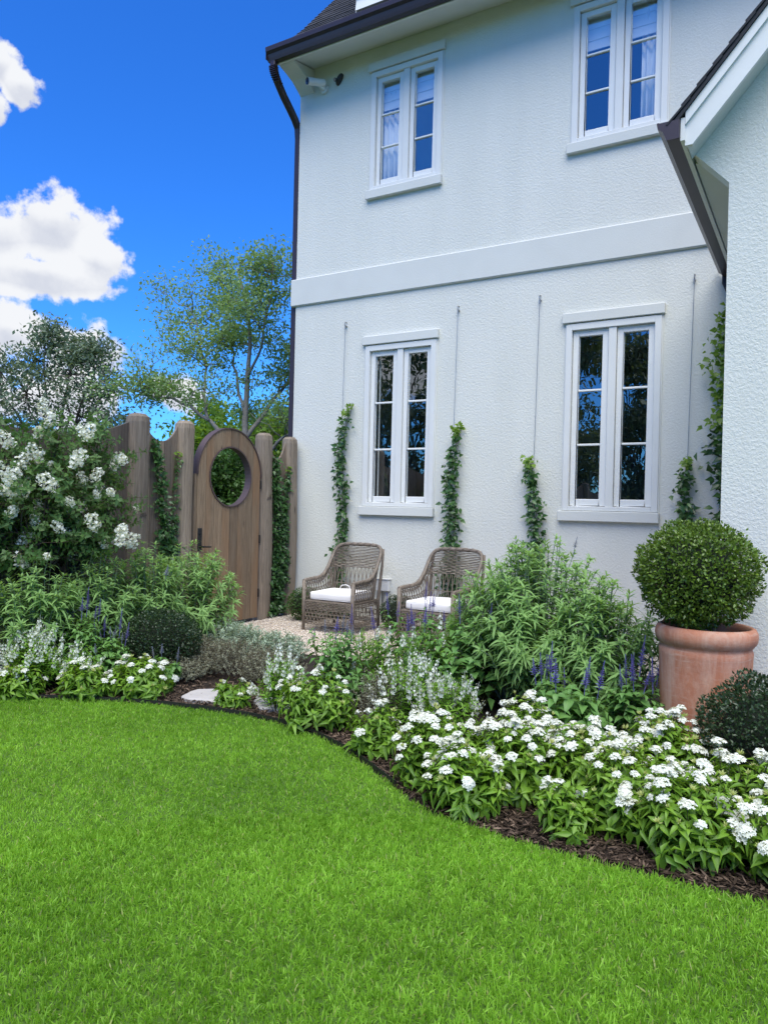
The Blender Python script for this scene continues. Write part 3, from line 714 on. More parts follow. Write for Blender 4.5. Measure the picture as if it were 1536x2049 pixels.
# grass blades
def lawn_points(n, x0, x1, y0, y1):
    x = RNG.uniform(x0, x1, n); y = RNG.uniform(y0, y1, n)
    return x, y
def grass():
    lv = Leaves()
    cx, cy = CAM[0], CAM[1]; fx, fy = -math.sin(YAW), math.cos(YAW)
    def scatter(n, dmin, dmax, seg, wd, hgt):
        hgt *= .9
        d = np.sqrt(rnd(n) * (dmax ** 2 - dmin ** 2) + dmin ** 2); a = RNG.uniform(-.74, .74, n)
        x = cx + d * (fx * np.cos(a) + fy * np.sin(a)); y = cy + d * (fy * np.cos(a) - fx * np.sin(a))
        e = edge_y(x) + RNG.normal(scale=.012, size=n); ok = (y < e) & (x > .25); x, y = x[ok], y[ok]; n = len(x)
        # slightly clumped: pull towards tuft centres
        gx = np.round(x / .035) * .035; gy = np.round(y / .035) * .035
        h1 = np.abs(np.sin(gx * 127.1 * 7 + gy * 311.7 * 5) * 43758.5453) % 1; h2 = np.abs(np.sin(gx * 269.5 * 3 + gy * 183.3 * 9) * 24634.6345) % 1
        pull = .3; x = x + (gx + (h1 - .5) * .035 - x) * pull * rnd(n); y = y + (gy + (h2 - .5) * .035 - y) * pull * rnd(n)
        patch = .5 + .5 * np.sin(x * 2.1 + 1.3 * np.sin(y * 1.7)) * np.sin(y * 2.6 + .9 * np.sin(x * 2.9 + 1))
        th = rnd(n) * 2 * PI + h1 * 3; lean = np.abs(RNG.normal(scale=.55, size=n)) + .06
        A = np.stack([np.sin(lean) * np.cos(th), np.sin(lean) * np.sin(th), np.cos(lean)], 1)
        ph = rnd(n) * 2 * PI; Nn = np.stack([np.cos(ph), np.sin(ph), .2 * np.ones(n)], 1)
        L = hgt * (.55 + .6 * rnd(n)) * (.85 + .3 * h2) * (.9 + .25 * patch)
        tint = np.clip(.06 + .60 * rnd(n) + .32 * (patch - .5) + .34 * (h1 - .4), 0, .93); tint[rnd(n) < .025] = 1.0
        lv.blade(np.stack([x, y, np.zeros(n)], 1), A, Nn, L, wd * (.7 + .6 * rnd(n)), droop=.12 + .4 * rnd(n) ** 2, seg=seg, tint=tint)
        # dry straw-coloured blades are rare and lie low
    scatter(150000, 1.7, 3.6, 3, .0042, .056)
    scatter(230000, 3.4, 6.2, 2, .0044, .050)
    scatter(80000, 6.0, 8.5, 1, .0065, .048)
    return lv.obj('grass', 'grass_blade')
g = grass(); tag(g, 'short bright green lawn grass in the foreground', 'grass', kind='stuff')

# ------------------------------------------------------------------ fence
FX = .06
def post(yc, s, h, name='post'):
    """adzed log post with rounded corners and a bevelled top"""
    m = MB(); n = 12; rows = []
    zs = [-.1, .3, .6, .9, 1.2, 1.5, 1.8, 2.1, h - .09, h - .035, h]
    ph = random.uniform(0, 6)
    for i, z in enumerate(zs):
        sc = {len(zs) - 2: .93, len(zs) - 1: .62}.get(i, 1.0)
        w = 1 + .035 * math.sin(z * 3 + ph)
        for j in range(n):
            a = 2 * PI * (j + .5) / n; c, q = math.cos(a), math.sin(a)
            k = (abs(c) ** 4 + abs(q) ** 4) ** -.25
            k = min(k, 1.16)
            rows.append((s / 2 * k * c * sc * w + .008 * math.sin(z * 2.1 + ph), s / 2 * k * q * sc * w + .008 * math.cos(z * 1.7 + ph), z))
    m.add(rows, [(i * n + j, i * n + (j + 1) % n, (i + 1) * n + (j + 1) % n, (i + 1) * n + j) for i in range(len(zs) - 1) for j in range(n)] + [tuple(range((len(zs) - 1) * n, len(zs) * n))])
    return m
fence = thing('garden_fence', 'weathered cedar fence with log posts and scalloped boards meeting the house corner', 'fence', (0, 0, 0))
POSTS = [(-.15, .185), (-.70, .20), (-2.13, .19), (-2.82, .215)]
HP = 2.46
for yc, s in POSTS:
    o = post(yc, s, HP).obj('post', 'wood_post', fence, loc=(FX + .02, yc, 0)); o.rotation_euler = (0, 0, random.uniform(-.12, .12))
def axe_notch(y, z, w):
    return MB().prism([(y - w / 2, z), (y + w / 2, z + .012), (y + w * .3, z + .05), (y - w * .35, z + .035)], 'x', FX + .085, FX + .125)
for (y, z) in ((-2.80, 1.35), (-2.80, 2.22), (-.70, 1.58), (-.70, .92)):
    axe_notch(y, z, .10).obj('axe_notch', 'wood_old', fence)
def panel(y0, y1, ztop, dip, nb, mat='wood_plank'):
    """boards with a scalloped top between two posts"""
    ys = [y0 + (y1 - y0) * i / nb for i in range(nb + 1)]
    for i in range(nb):
        a, b = ys[i] + .003, ys[i + 1] - .003; sub = 4; m = MB(); dx = random.uniform(-.004, .004)
        for q in range(sub):
            p, r = a + (b - a) * q / sub, a + (b - a) * (q + 1) / sub
            def top(y):
                u = (y - y0) / (y1 - y0) * 2 - 1
                return ztop - dip * (1 - abs(u) ** 2.4)
            m.hexa([(FX - .012 + dx, p, .03), (FX + .016 + dx, p, .03), (FX + .016 + dx, r, .03), (FX - .012 + dx, r, .03)],
                   [(FX - .012 + dx, p, top(p)), (FX + .016 + dx, p, top(p)), (FX + .016 + dx, r, top(r)), (FX - .012 + dx, r, top(r))])
        m.obj('board', mat, fence)
    # back rails
    for z in (.4, 1.7): MB().box(FX - .06, y0, z, FX - .018, y1, z + .09).obj('rail', 'wood_old', fence)
panel(-.61, -.24, 2.40, .25, 4)
panel(-2.72, -2.22, 2.40, .20, 5)
# the older fence running on behind the crape myrtle
y1 = -2.92
for k in range(6):
    y0 = y1 - 2.1
    panel(y0, y1, 2.36, .20, 15 if k < 2 else 10, 'wood_old')
    o = post(y0 - .1, .2, HP).obj('post', 'wood_post', fence, loc=(FX + .02, y0 - .1, 0)); o.rotation_euler = (0, 0, random.uniform(-.12, .12))
    y1 = y0 - .2

# ------------------------------------------------------------------ gate
GY0, GY1, GX = -1.95, -.83, .055            # near and far edge, back face
GR = (GY1 - GY0) / 2; GC = (GY0 + GY1) / 2; HZ, HR = 1.85, .372
GZ0, GTOP = .045, 2.44
gate = thing('garden_gate', 'arched cedar plank gate with a round metal-rimmed porthole', 'gate', (0, 0, 0))
def arch(y):
    u = min(1, abs(y - GC) / GR); return GTOP - GR * 1.02 * (1 - math.sqrt(max(0, 1 - u * u)))
nb = 8
for i in range(nb):
    a, b = GY0 + (GY1 - GY0) * i / nb + .0025, GY0 + (GY1 - GY0) * (i + 1) / nb - .0025
    cuts = sorted({a, b, *[a + (b - a) * q / 8 for q in range(9)], *[y for y in (GC - HR, GC + HR) if a < y < b]})
    m = MB(); x0, x1 = GX, GX + .072 + random.uniform(-.003, .003)
    for p, r in zip(cuts, cuts[1:]):
        def hx(z0p, z0r, z1p, z1r):
            m.hexa([(x0, p, z0p), (x1, p, z0p), (x1, r, z0r), (x0, r, z0r)], [(x0, p, z1p), (x1, p, z1p), (x1, r, z1r), (x0, r, z1r)])
        hp, hr = [math.sqrt(max(0, HR ** 2 - (y - GC) ** 2)) for y in (p, r)]
        if hp > 1e-6 or hr > 1e-6:
            hx(GZ0, GZ0, HZ - hp, HZ - hr); hx(HZ + hp, HZ + hr, arch(p), arch(r))
        else: hx(GZ0, GZ0, arch(p), arch(r))
    m.obj('plank', 'wood_gate', gate)
# metal rim of the porthole and of the arch
def band(c, r0, r1, a0, a1, x0, x1, n=48, sy=1.0, sz=1.0):
    m = MB()
    for i in range(n):
        p, q = a0 + (a1 - a0) * i / n, a0 + (a1 - a0) * (i + 1) / n
        def pt(a, r, x): return (x, c[0] + r * math.cos(a) * sy, c[1] + r * math.sin(a) * sz)
        m.hexa([pt(p, r0, x0), pt(p, r1, x0), pt(p, r1, x1), pt(p, r0, x1)], [pt(q, r0, x0), pt(q, r1, x0), pt(q, r1, x1), pt(q, r0, x1)])
    return m
band((GC, HZ), HR - .012, HR + .004, 0, 2 * PI, GX - .012, GX + .086).obj('porthole_rim', 'rim_metal', gate)
band((GC, GTOP - GR * 1.02), GR + .001, GR + .014, -.02, PI + .02, GX - .012, GX + .084, sz=1.02).obj('arch_rim', 'rim_metal', gate)
MB().box(GX - .03, GY0 - .035, GZ0, GX + .055, GY0 - .001, 1.86).obj('edge_stile', 'wood_gate', gate)
h = MB().box(GX + .074, GY0 + .012, .95, GX + .088, GY0 + .075, 1.22).obj('latch_plate', 'iron_black', gate, bevel=.004)
MB().tube([(GX + .085, GY0 + .043, 1.0), (GX + .13, GY0 + .043, 1.0), (GX + .135, GY0 + .07, 1.0), (GX + .13, GY0 + .18, .995)], [.012, .012, .011, .009], 10).obj('lever', 'iron_black', h)
MB().tube([(GX + .086, GY0 + .043, 1.15), (GX + .10, GY0 + .043, 1.15)], .016, 12).obj('keyhole', 'iron_black', h)
for z in (1.72, 1.01, .31):
    MB().box(GX + .06, GY1 - .004, z, GX + .083, GY1 + .018, z + .11).obj('hinge', 'iron_black', gate, bevel=.003)
# ------------------------------------------------------------------ wicker armchairs
def resample(pts, n):
    P = np.array(pts, float); d = np.concatenate([[0], np.cumsum(np.linalg.norm(np.diff(P, axis=0), axis=1))]); t = np.linspace(0, d[-1], n)
    return np.stack([np.interp(t, d, P[:, i]) for i in range(P.shape[1])], 1)
def smooth_path(pts, n, it=3):
    P = resample(pts, n)
    for _ in range(it): P[1:-1] = .25 * P[:-2] + .5 * P[1:-1] + .25 * P[2:]
    return P
NS = 81
_top = [(-.345, -.36, .60), (-.35, -.22, .61), (-.352, -.05, .612), (-.352, .06, .64), (-.350, .15, .71), (-.348, .23, .82), (-.345, .30, .93), (-.325, .345, .995), (-.27, .36, 1.02), (-.13, .372, 1.028)]
_top = _top + [(0, .376, 1.03)] + [(-x, y, z) for x, y, z in _top[::-1]]
_bot = [(-.335, -.345, .37), (-.335, -.1, .37), (-.33, .12, .37), (-.30, .225, .37), (-.2, .26, .37)]
_bot = _bot + [(0, .27, .37)] + [(-x, y, z) for x, y, z in _bot[::-1]]
# match the two paths by index groups so stakes stay upright
TOP = np.concatenate([resample(_top[:4], 18), resample(_top[3:9], 14)[1:], resample(_top[8:13], 21)[1:], resample(_top[12:18], 14)[1:], resample(_top[17:], 18)[1:]])
BOT = np.concatenate([resample(_bot[:3], 18), resample(_bot[2:4], 14)[1:], resample(_bot[3:8], 21)[1:], resample(_bot[7:9], 14)[1:], resample(_bot[8:], 18)[1:]])
for _ in range(3):
    for Q in (TOP, BOT): Q[1:-1] = .25 * Q[:-2] + .5 * Q[1:-1] + .25 * Q[2:]
NS = len(TOP)
_tn = nrm(np.gradient(TOP, axis=0)); NRM = nrm(np.cross(_tn, TOP - BOT))
def surf(i, t):
    i = max(0, min(NS - 1, i)); a = int(math.floor(i)); b = min(a + 1, NS - 1); f = i - a
    T = TOP[a] * (1 - f) + TOP[b] * f; B = BOT[a] * (1 - f) + BOT[b] * f
    P = B * (1 - t) + T * t
    P = P + np.array([0, -.018 * math.sin(PI * t), 0]) * (1 if .3 < i / NS < .7 else 0)
    return P
def build_chair_meshes():
    M = {}
    weave = MB()
    # dense weave of the upper back
    for r in range(15):
        z = .745 + r * .0188; run = []
        for i in range(NS):
            h = TOP[i][2] - .37; t = (z - .37) / h
            arc = .03 * ((i - NS / 2) / 22) ** 2          # rows sag towards the sides
            t = (z - arc * (1 - r / 15) - .37) / h
            if t <= .985 and TOP[i][2] > .72: run.append(tuple(surf(i, t) + NRM[i] * (.006 if (i // 2 + r) % 2 else -.006)))
        if len(run) > 2: weave.tube(run, .0078, 4)
    # bands just under the arm rail
    for r in range(3):
        for rng in (range(0, 30), range(NS - 30, NS)):
            run = [tuple(surf(i, 1 - (.022 + r * .018) / (TOP[i][2] - .37)) + NRM[i] * (.004 if (i + r) % 2 else -.004)) for i in rng]
            weave.tube(run, .0075, 4)
    M['back_weave'] = weave.mesh('back_weave', 'wicker')
    lat = MB()
    for i in range(0, NS, 2):
        tm = min(.97, (.75 - .37) / (TOP[i][2] - .37)) if TOP[i][2] > .72 else .93
        for sgn in (-1, 1):
            p = [surf(i + sgn * 3.2 * t, t) + NRM[i] * .003 * sgn for t in [q * tm for q in (0.02, .25, .5, .75, 1)]]
            lat.tube([tuple(q) for q in p], .0048, 4, cap=False)
    for zt in (.12, .5):
        lat.tube([tuple(surf(i, (zt * .33) / (TOP[i][2] - .37) if TOP[i][2] > .7 else zt)) for i in range(NS)], .005, 4)
    M['lattice'] = lat.mesh('lattice', 'wicker')
    # arm and back rail: wrapped cane, and a braid below it
    rail = MB(); rail.tube([tuple(p) for p in TOP], [.021] * NS, 8)
    for k in range(2):
        rail.tube([tuple(TOP[i] + NRM[i] * .019 * math.cos(i * .9 + k * PI) + np.array([0, 0, 1]) * .019 * math.sin(i * .9 + k * PI)) for i in range(NS)], .0075, 5)
    M['arm_rail'] = rail.mesh('arm_rail', 'wicker', smooth=True)
    # skirt
    loop = [(-.34, -.355), (.34, -.355), (.335, .26), (-.335, .26)]
    sk = MB(); n_side = 26
    def side(a, b, z, par, wob=.0045):
        out = []
        d = Vector((b[0] - a[0], b[1] - a[1])).normalized(); nn = Vector((d.y, -d.x))
        for i in range(n_side + 1):
            t = i / n_side; w = wob if (i + par) % 2 else -wob
            bow = .016 * math.sin(PI * t) if abs(d.x) > .9 and a[1] < 0 else 0
            out.append((a[0] + (b[0] - a[0]) * t + nn.x * (w + bow), a[1] + (b[1] - a[1]) * t + nn.y * (w + bow), z))
        return out
    for q in range(4):
        a, b = loop[q], loop[(q + 1) % 4]; front = q == 0
        dense = [.085 + .0185 * i for i in range(3)] + [(.262 if front else .305) + .0185 * i for i in range(6 if front else 4)]
        for r, z in enumerate(dense): sk.tube(side(a, b, z, r), .0082, 4)
        for r, z in enumerate((.175, .215) if front else (.185, .24)): sk.tube(side(a, b, z, r), .0055, 4)
        base = side(a, b, 0, 0, 0)
        for i in range(0, n_side, 2):
            if front:
                for s2 in (-1, 1):
                    j = max(0, min(n_side, i + s2 * 2))
                    sk.tube([(base[i][0], base[i][1], .13), (base[j][0], base[j][1], .26)], .005, 4, cap=False)
            else:
                sk.tube([(base[i][0], base[i][1], .13), (base[min(i + 1, n_side)][0], base[min(i + 1, n_side)][1], .31)], .0055, 4, cap=False)
    M['skirt'] = sk.mesh('skirt', 'wicker')
    M['seat_deck'] = MB().box(-.33, -.345, .345, .33, .25, .362).mesh('seat_deck', 'wicker')
    M['front_leg'] = [MB().tube([(s * .343, -.358, 0), (s * .343, -.358, .3), (s * .346, -.36, .60)], [.019, .024, .024], 8).mesh('front_leg', 'wicker', smooth=True) for s in (-1, 1)]
    M['back_leg'] = [MB().tube([(s * .325, .30, 0), (s * .325, .285, .37), (s * .345, .33, .78), (s * .335, .375, .98)], [.018, .022, .018, .014], 8).mesh('back_leg', 'wicker', smooth=True) for s in (-1, 1)]
    return M
CM = build_chair_meshes()
def place_chair(x, y, rz, lab):
    t = thing('wicker_chair', lab, 'chair', (x, y, .012), rz, 'wicker armchairs on the gravel')
    for nme, me in CM.items():
        for q in (me if isinstance(me, list) else [me]): link('leg' if 'leg' in nme else nme, q, t)
    return t
C1 = (1.41, -.73, .03); C2 = (2.75, -.74, -.07)
place_chair(*C1, 'grey-brown wicker armchair nearest the garden gate')
place_chair(*C2, 'grey-brown wicker armchair half hidden by the leafy salvia')
def cushion_mesh():
    bm = bmesh.new(); bmesh.ops.create_cube(bm, size=1)
    bmesh.ops.scale(bm, vec=(.60, .56, .10), verts=bm.verts); bmesh.ops.bevel(bm, geom=list(bm.edges), offset=.035, segments=4, affect='EDGES', profile=.6)
    bmesh.ops.subdivide_edges(bm, edges=[e for e in bm.edges if e.calc_length() > .2], cuts=6, use_grid_fill=True)
    for v in bm.verts:
        u, w = v.co.x / .3, v.co.y / .28
        v.co.z += (.018 if v.co.z > 0 else -.004) * max(0, 1 - u * u) * max(0, 1 - w * w) + .003 * math.sin(v.co.x * 23 + v.co.y * 11)
    me = bpy.data.meshes.new('cushion'); bm.to_mesh(me); bm.free(); me.materials.append(MATS['fabric_white']); me.shade_smooth(); return me
cu = cushion_mesh()
def piping(z):
    a, b, r = .293, .273, .05; pts = []
    for cx, cy, s in ((a - r, b - r, 0), (-a + r, b - r, 1), (-a + r, -b + r, 2), (a - r, -b + r, 3)):
        for k in range(5):
            an = (s + k / 4) * PI / 2; pts.append((cx + r * math.cos(an), cy + r * math.sin(an), z))
    return MB().tube(pts + [pts[0]], .0045, 6).mesh('piping', 'fabric_white', smooth=True)
pipes = [piping(.038), piping(-.036)]
tie = MB().tube([(-.2, .255, .05), (-.17, .25, .09), (-.11, .25, .10), (-.06, .25, .085), (-.05, .25, .05)], .006, 6).mesh('tie', 'fabric_white', smooth=True)
for (x, y, rz), lab in ((C1, 'white seat cushion on the wicker armchair nearest the gate'), (C2, 'white seat cushion on the wicker armchair half hidden by salvia')):
    t = thing('seat_cushion', lab, 'cushion', (x + .0, y - .03, .428), rz, 'white chair cushions')
    link('pad', cu, t)
    for p in pipes: link('piping', p, t)
    if 'gate' in lab: link('tie', tie, t)

# ------------------------------------------------------------------ terracotta pot
POT = (5.85, -3.42)
t = thing('terracotta_pot', 'large terracotta pot with rolled rim holding the clipped boxwood ball', 'pot', (*POT, 0))
MB().lathe([(.21, 0), (.235, .004), (.240, .05), (.252, .3), (.262, .55), (.266, .66), (.268, .685), (.262, .70), (.258, .712), (.268, .725), (.285, .745), (.292, .775), (.290, .805), (.278, .828), (.262, .836), (.248, .828), (.238, .80), (.235, .72), (.225, .4)], 64).obj('body', 'terracotta', t, smooth=True)
MB().lathe([(.0, .775), (.12, .78), (.236, .765)], 32).obj('soil', 'mulch_soil', t)
# ------------------------------------------------------------------ plants
UPV = np.array([0, 0, 1.0])
def perp_frame(T):
    a = nrm(np.cross(T, np.array([.31, .17, .93]))); return a, np.cross(T, a)
def dome_stems(n, rx, ry, h, m=7, base=.3, hmin=.55, lean=.5, jit=.03):
    """n stems from a crown at the origin to a dome rx, ry, h: (n,m,3)"""
    r = np.sqrt(rnd(n)); a = rnd(n) * 2 * PI
    u, v = r * np.cos(a), r * np.sin(a)
    hh = h * np.sqrt(np.maximum(.0, 1 - (r * .92) ** 2)) ; hh = np.maximum(hh, hmin * h * .6) * (.86 + .2 * rnd(n))
    tip = np.stack([u * rx, v * ry, hh], 1)
    b = np.stack([u * rx * base, v * ry * base, np.zeros(n)], 1)
    c = b + np.stack([(tip[:, 0] - b[:, 0]) * lean, (tip[:, 1] - b[:, 1]) * lean, hh * .62], 1)
    t = np.linspace(0, 1, m)[None, :, None]
    P = (1 - t) ** 2 * b[:, None] + 2 * t * (1 - t) * c[:, None] + t * t * tip[:, None]
    P = P + RNG.normal(scale=jit * .3, size=P.shape) * t
    return P
def along(P, f):
    """points and tangents at fractions f (n,k) of the stems P (n,m,3)"""
    n, m, _ = P.shape; x = f * (m - 1); i = np.clip(np.floor(x).astype(int), 0, m - 2); w = (x - i)[..., None]
    idx = np.arange(n)[:, None]
    A, B = P[idx, i], P[idx, i + 1]
    return A * (1 - w) + B * w, nrm(B - A)
def pair_leaves(lv, P, f, L, W, pitch, droop, kind='leaf', seg=3, tintbase=None, taper=True, per=2, big=None):
    """opposite leaves at node fractions f (k,), pairs turned 90 degrees at each node"""
    n = len(P); k = len(f); F = np.repeat(f[None], n, 0) + RNG.normal(scale=.012, size=(n, k)); F = np.clip(F, 0, 1)
    Q, T = along(P, F); Q = Q.reshape(-1, 3); T = T.reshape(-1, 3)
    a, b = perp_frame(T); node = np.tile(np.arange(k), n); ph0 = np.repeat(rnd(n) * 2 * PI, k) + node * (PI / 2)
    for s in range(per):
        ph = ph0 + s * 2 * PI / per + RNG.normal(scale=.2, size=len(Q))
        out = a * np.cos(ph)[:, None] + b * np.sin(ph)[:, None]
        pt = pitch + RNG.normal(scale=.15, size=len(Q))
        A = out * np.cos(pt)[:, None] + T * np.sin(pt)[:, None]
        Nn = T * np.cos(pt)[:, None] - out * np.sin(pt)[:, None] + .25 * UPV
        sc = (1 - .55 * np.clip((F.ravel() - .82) / .18, 0, 1)) if taper else 1.0
        ln = L * (.75 + .45 * rnd(len(Q))) * sc; wd = W * (.8 + .4 * rnd(len(Q))) * sc
        ti = None if tintbase is None else np.clip(tintbase[0] + tintbase[1] * F.ravel() ** 2 + RNG.normal(scale=.16, size=len(Q)), 0, 1)
        if big is not None and s >= 0:
            cand = np.nonzero(F.ravel() > .55)[0]; dist = np.linalg.norm((Q[cand] + big[1]) - np.array(CAM), axis=1); cand = cand[np.argsort(dist)][:big[2] // per]
            tt = ti if ti is not None else rnd(len(Q))
            for c in cand:
                Ax = Vector(A[c]).normalized(); Nx = Vector(Nn[c]); Sx = Ax.cross(Nx).normalized(); Nx = Sx.cross(Ax)
                o = link('leaf', leaf_bins(big[3], tt[c]), big[0]); o.matrix_local = Matrix(((Sx.x * wd[c], Ax.x * ln[c], Nx.x * ln[c], Q[c, 0]), (Sx.y * wd[c], Ax.y * ln[c], Nx.y * ln[c], Q[c, 1]), (Sx.z * wd[c], Ax.z * ln[c], Nx.z * ln[c], Q[c, 2]), (0, 0, 0, 1)))
            m_ = np.ones(len(Q), bool); m_[cand] = False
            lv.leaf(Q[m_], A[m_], Nn[m_], ln[m_], wd[m_], droop=droop, tint=None if ti is None else ti[m_]); continue
        if kind == 'blade': lv.blade(Q, A, Nn, ln, wd, droop=droop * (.5 + rnd(len(Q))), seg=seg, tint=ti)
        else: lv.leaf(Q, A, Nn, ln, wd, droop=droop, tint=ti)
_LB = {}
def leaf_bins(mat, t):
    """shared single-leaf meshes: ovate blade with a raised rim and arched midrib, six tints"""
    k = (mat, int(min(.999, max(0, t)) * 6))
    if k not in _LB:
        rows = [(0, 0.03, 0), (.16, .30, .02), (.38, .50, .015), (.6, .44, -.05), (.82, .22, -.16), (1.0, .0, -.30)]
        V = []; F4 = []
        for y, w, z in rows: V += [(-w, y, z + w * .22), (0, y, z), (w, y, z + w * .22)]
        for i in range(len(rows) - 1):
            for j in (0, 1): F4.append((i * 3 + j, i * 3 + j + 1, i * 3 + 4 + j, i * 3 + 3 + j))
        _LB[k] = np_mesh('leaf', np.array(V), [np.array(F4)], mat, np.full(len(V), (k[1] + .5) / 6), smooth=True)
    return _LB[k]
def orient(T):
    """euler that turns +z to T with a random spin"""
    q = Vector(T).to_track_quat('Z', 'Y'); from mathutils import Quaternion
    return (q @ Quaternion((0, 0, 1), random.uniform(0, 6.28))).to_euler()

# ---- flower head meshes, shared by all copies
def star_flowers(lv, C, Nn, r, petals=5, ti=None, cup=.1):
    k = len(C); a, b = perp_frame(nrm(Nn)); ph = rnd(k) * 6.28
    for i in range(petals):
        th = ph + i * 2 * PI / petals
        A = a * np.cos(th)[:, None] + b * np.sin(th)[:, None] + nrm(Nn) * cup
        lv.quad(C, A, nrm(Nn), r * (.85 + .3 * rnd(k)), r * .62, tint=ti if ti is not None else .35 + .65 * rnd(k))
def pentas_head(seed, rad, n):
    lv = Leaves(); g = np.arange(n) + .5; r = np.sqrt(g / n); a = g * 2.39996
    C = np.stack([rad * r * np.cos(a), rad * r * np.sin(a), .028 - .020 * r ** 2 + RNG.normal(scale=.003, size=n)], 1)
    N2 = nrm(np.stack([r * np.cos(a) * .8, r * np.sin(a) * .8, np.ones(n)], 1) + RNG.normal(scale=.25, size=(n, 3)))
    star_flowers(lv, C, N2, .0115)
    st = np.stack([np.zeros((n, 3)) + np.array([0, 0, -.012]), C * np.array([.6, .6, .6]), C], 1); lv.stems(st, .0011, .15)
    return lv.mesh('flower_head', 'petal_white')
def bud_head(n, rad):
    lv = Leaves(); d = rdir(n); d[:, 2] = np.abs(d[:, 2]) + .35; d = nrm(d)
    lv.blade(np.zeros((n, 3)), d, rdir(n), rad * (.8 + .5 * rnd(n)), .005, droop=0, seg=2, tint=rnd(n))
    return lv.mesh('bud_cluster', 'petal_cream')
PH = [pentas_head(i, r, n) for i, (r, n) in enumerate(((.030, 26), (.036, 34), (.025, 18), (.033, 28)))]
BH = [bud_head(26, .026), bud_head(18, .02)]
def ang_spike(L, n):
    """white two-lipped flowers up a spike"""
    lv = Leaves(); z = np.linspace(.0, L, n); a = np.arange(n) * 2.39996 + RNG.normal(scale=.3, size=n)
    out = np.stack([np.cos(a), np.sin(a), .25 * np.ones(n)], 1); C = np.stack([np.cos(a) * .013, np.sin(a) * .013, z + RNG.normal(scale=.006, size=n)], 1)
    s = .0165 * (1 - .5 * z / L)
    star_flowers(lv, C, out, s[:, None][:, 0], petals=5)
    lv.stems(np.stack([np.zeros((1, 3)), np.array([[0, 0, L * .6]]), np.array([[0, 0, L * 1.15]])], 1), .0016, .1)
    return lv.mesh('flower_spike', 'petal_white')
AS = [ang_spike(.11, 13), ang_spike(.085, 9), ang_spike(.13, 17)]
def salvia_spike(L, mat, n=46):
    lv = Leaves(); z = L * (np.arange(n) / n); a = np.arange(n) * 2.39996; w = np.clip(1.15 - z / L, .25, 1)
    A = np.stack([np.cos(a), np.sin(a), .55 * np.ones(n)], 1)
    lv.leaf(np.stack([0 * a, 0 * a, z], 1), A, np.tile(UPV, (n, 1)), .021 * w * (.8 + .4 * rnd(n)), .012 * w, droop=.2)
    lv.stems(np.array([[[0, 0, -.05], [0, 0, L * .5], [0, 0, L]]]), .0022, .2)
    return lv.mesh('flower_spike', mat)
BS = [salvia_spike(.11, 'petal_blue'), salvia_spike(.08, 'petal_blue', 36), salvia_spike(.14, 'petal_blue', 56)]
GS = [salvia_spike(.10, 'petal_greyblue'), salvia_spike(.075, 'petal_greyblue', 34)]

def place_parts(t, P, meshes, name, idx, dz=0.0, up=.5, scale=(.85, 1.2)):
    """one flower object on each chosen stem tip"""
    Q, T = along(P, np.ones((len(P), 1)))
    for i in idx:
        d = Vector(T[i, 0]) * (1 - up) + Vector((0, 0, 1)) * up
        s = random.uniform(*scale)
        link(name, random.choice(meshes), t, loc=Q[i, 0] + np.array([0, 0, dz]), rot=orient(d), scale=(s, s, s))

def pentas(x, y, rx, ry, h, lab, heads=.5, n=None, buds=.3, nbig=0):
    heads = min(.75, heads + .08)
    t = thing('pentas_plant', lab, 'plant', (x, y, 0), group='white pentas in the bed')
    n = n or int(38 * rx * ry / .05); n = max(14, min(n, 90))
    P = dome_stems(n, rx, ry, h, hmin=.7)
    lv = Leaves(); lv.stems(P, np.linspace(.0035, .002, P.shape[1])[None], .1); lv.obj('stems', 'twig', t)
    lv = Leaves()
    pair_leaves(lv, P, np.array([.30, .45, .58, .70, .80, .89, .96]), .074, .028, .18, .45, tintbase=(.16, .60), big=(t, np.array([x, y, 0]), nbig, 'leaf_pentas') if nbig else None)
    low = dome_stems(n // 2, rx * 1.08, ry * 1.08, h * .5, hmin=.6, lean=.8)
    pair_leaves(lv, low, np.array([.45, .62, .78, .92]), .085, .031, .05, .6, tintbase=(.1, .4)); lv.stems(low, .0022, .1)
    lv.obj('foliage', 'leaf_pentas', t)
    k = int(n * heads); order = RNG.permutation(n)
    place_parts(t, P, PH, 'flower_head', order[:k], .008, .45, (.62, 1.05))
    place_parts(t, P, BH, 'bud_cluster', order[k:k + int(n * buds)], .0, .5)
    return t
def sage(x, y, rx, ry, h, lab, n, spikes=0):
    t = thing('bush_sage', lab, 'shrub', (x, y, 0), group='bush sage clumps')
    P = dome_stems(n, rx, ry, h, m=8, base=.35, hmin=.6, lean=.35, jit=.04)
    lv = Leaves(); lv.stems(P, np.linspace(.006, .0028, 8)[None], .1); lv.obj('stems', 'leaf_artemisia', t)
    lv = Leaves()
    pair_leaves(lv, P, np.array([.34, .43, .52, .60, .67, .74, .80, .86, .91, .95]), .130, .0215, .38, .36, 'blade', 4, tintbase=(.12, .62), per=2, taper=False)
    pair_leaves(lv, P, np.array([.975, .995]), .085, .014, .75, .35, 'blade', 4, tintbase=(.2, .65), per=4, taper=False)
    pair_leaves(lv, P, np.array([.38, .56, .70, .82, .93]), .09, .015, .5, .3, 'blade', 3, tintbase=(.15, .6), per=2)
    lv.obj('foliage', 'leaf_sage', t)
    if spikes: place_parts(t, P, GS, 'flower_spike', RNG.permutation(n)[:spikes], .03, .4, (1.0, 1.5))
    return t
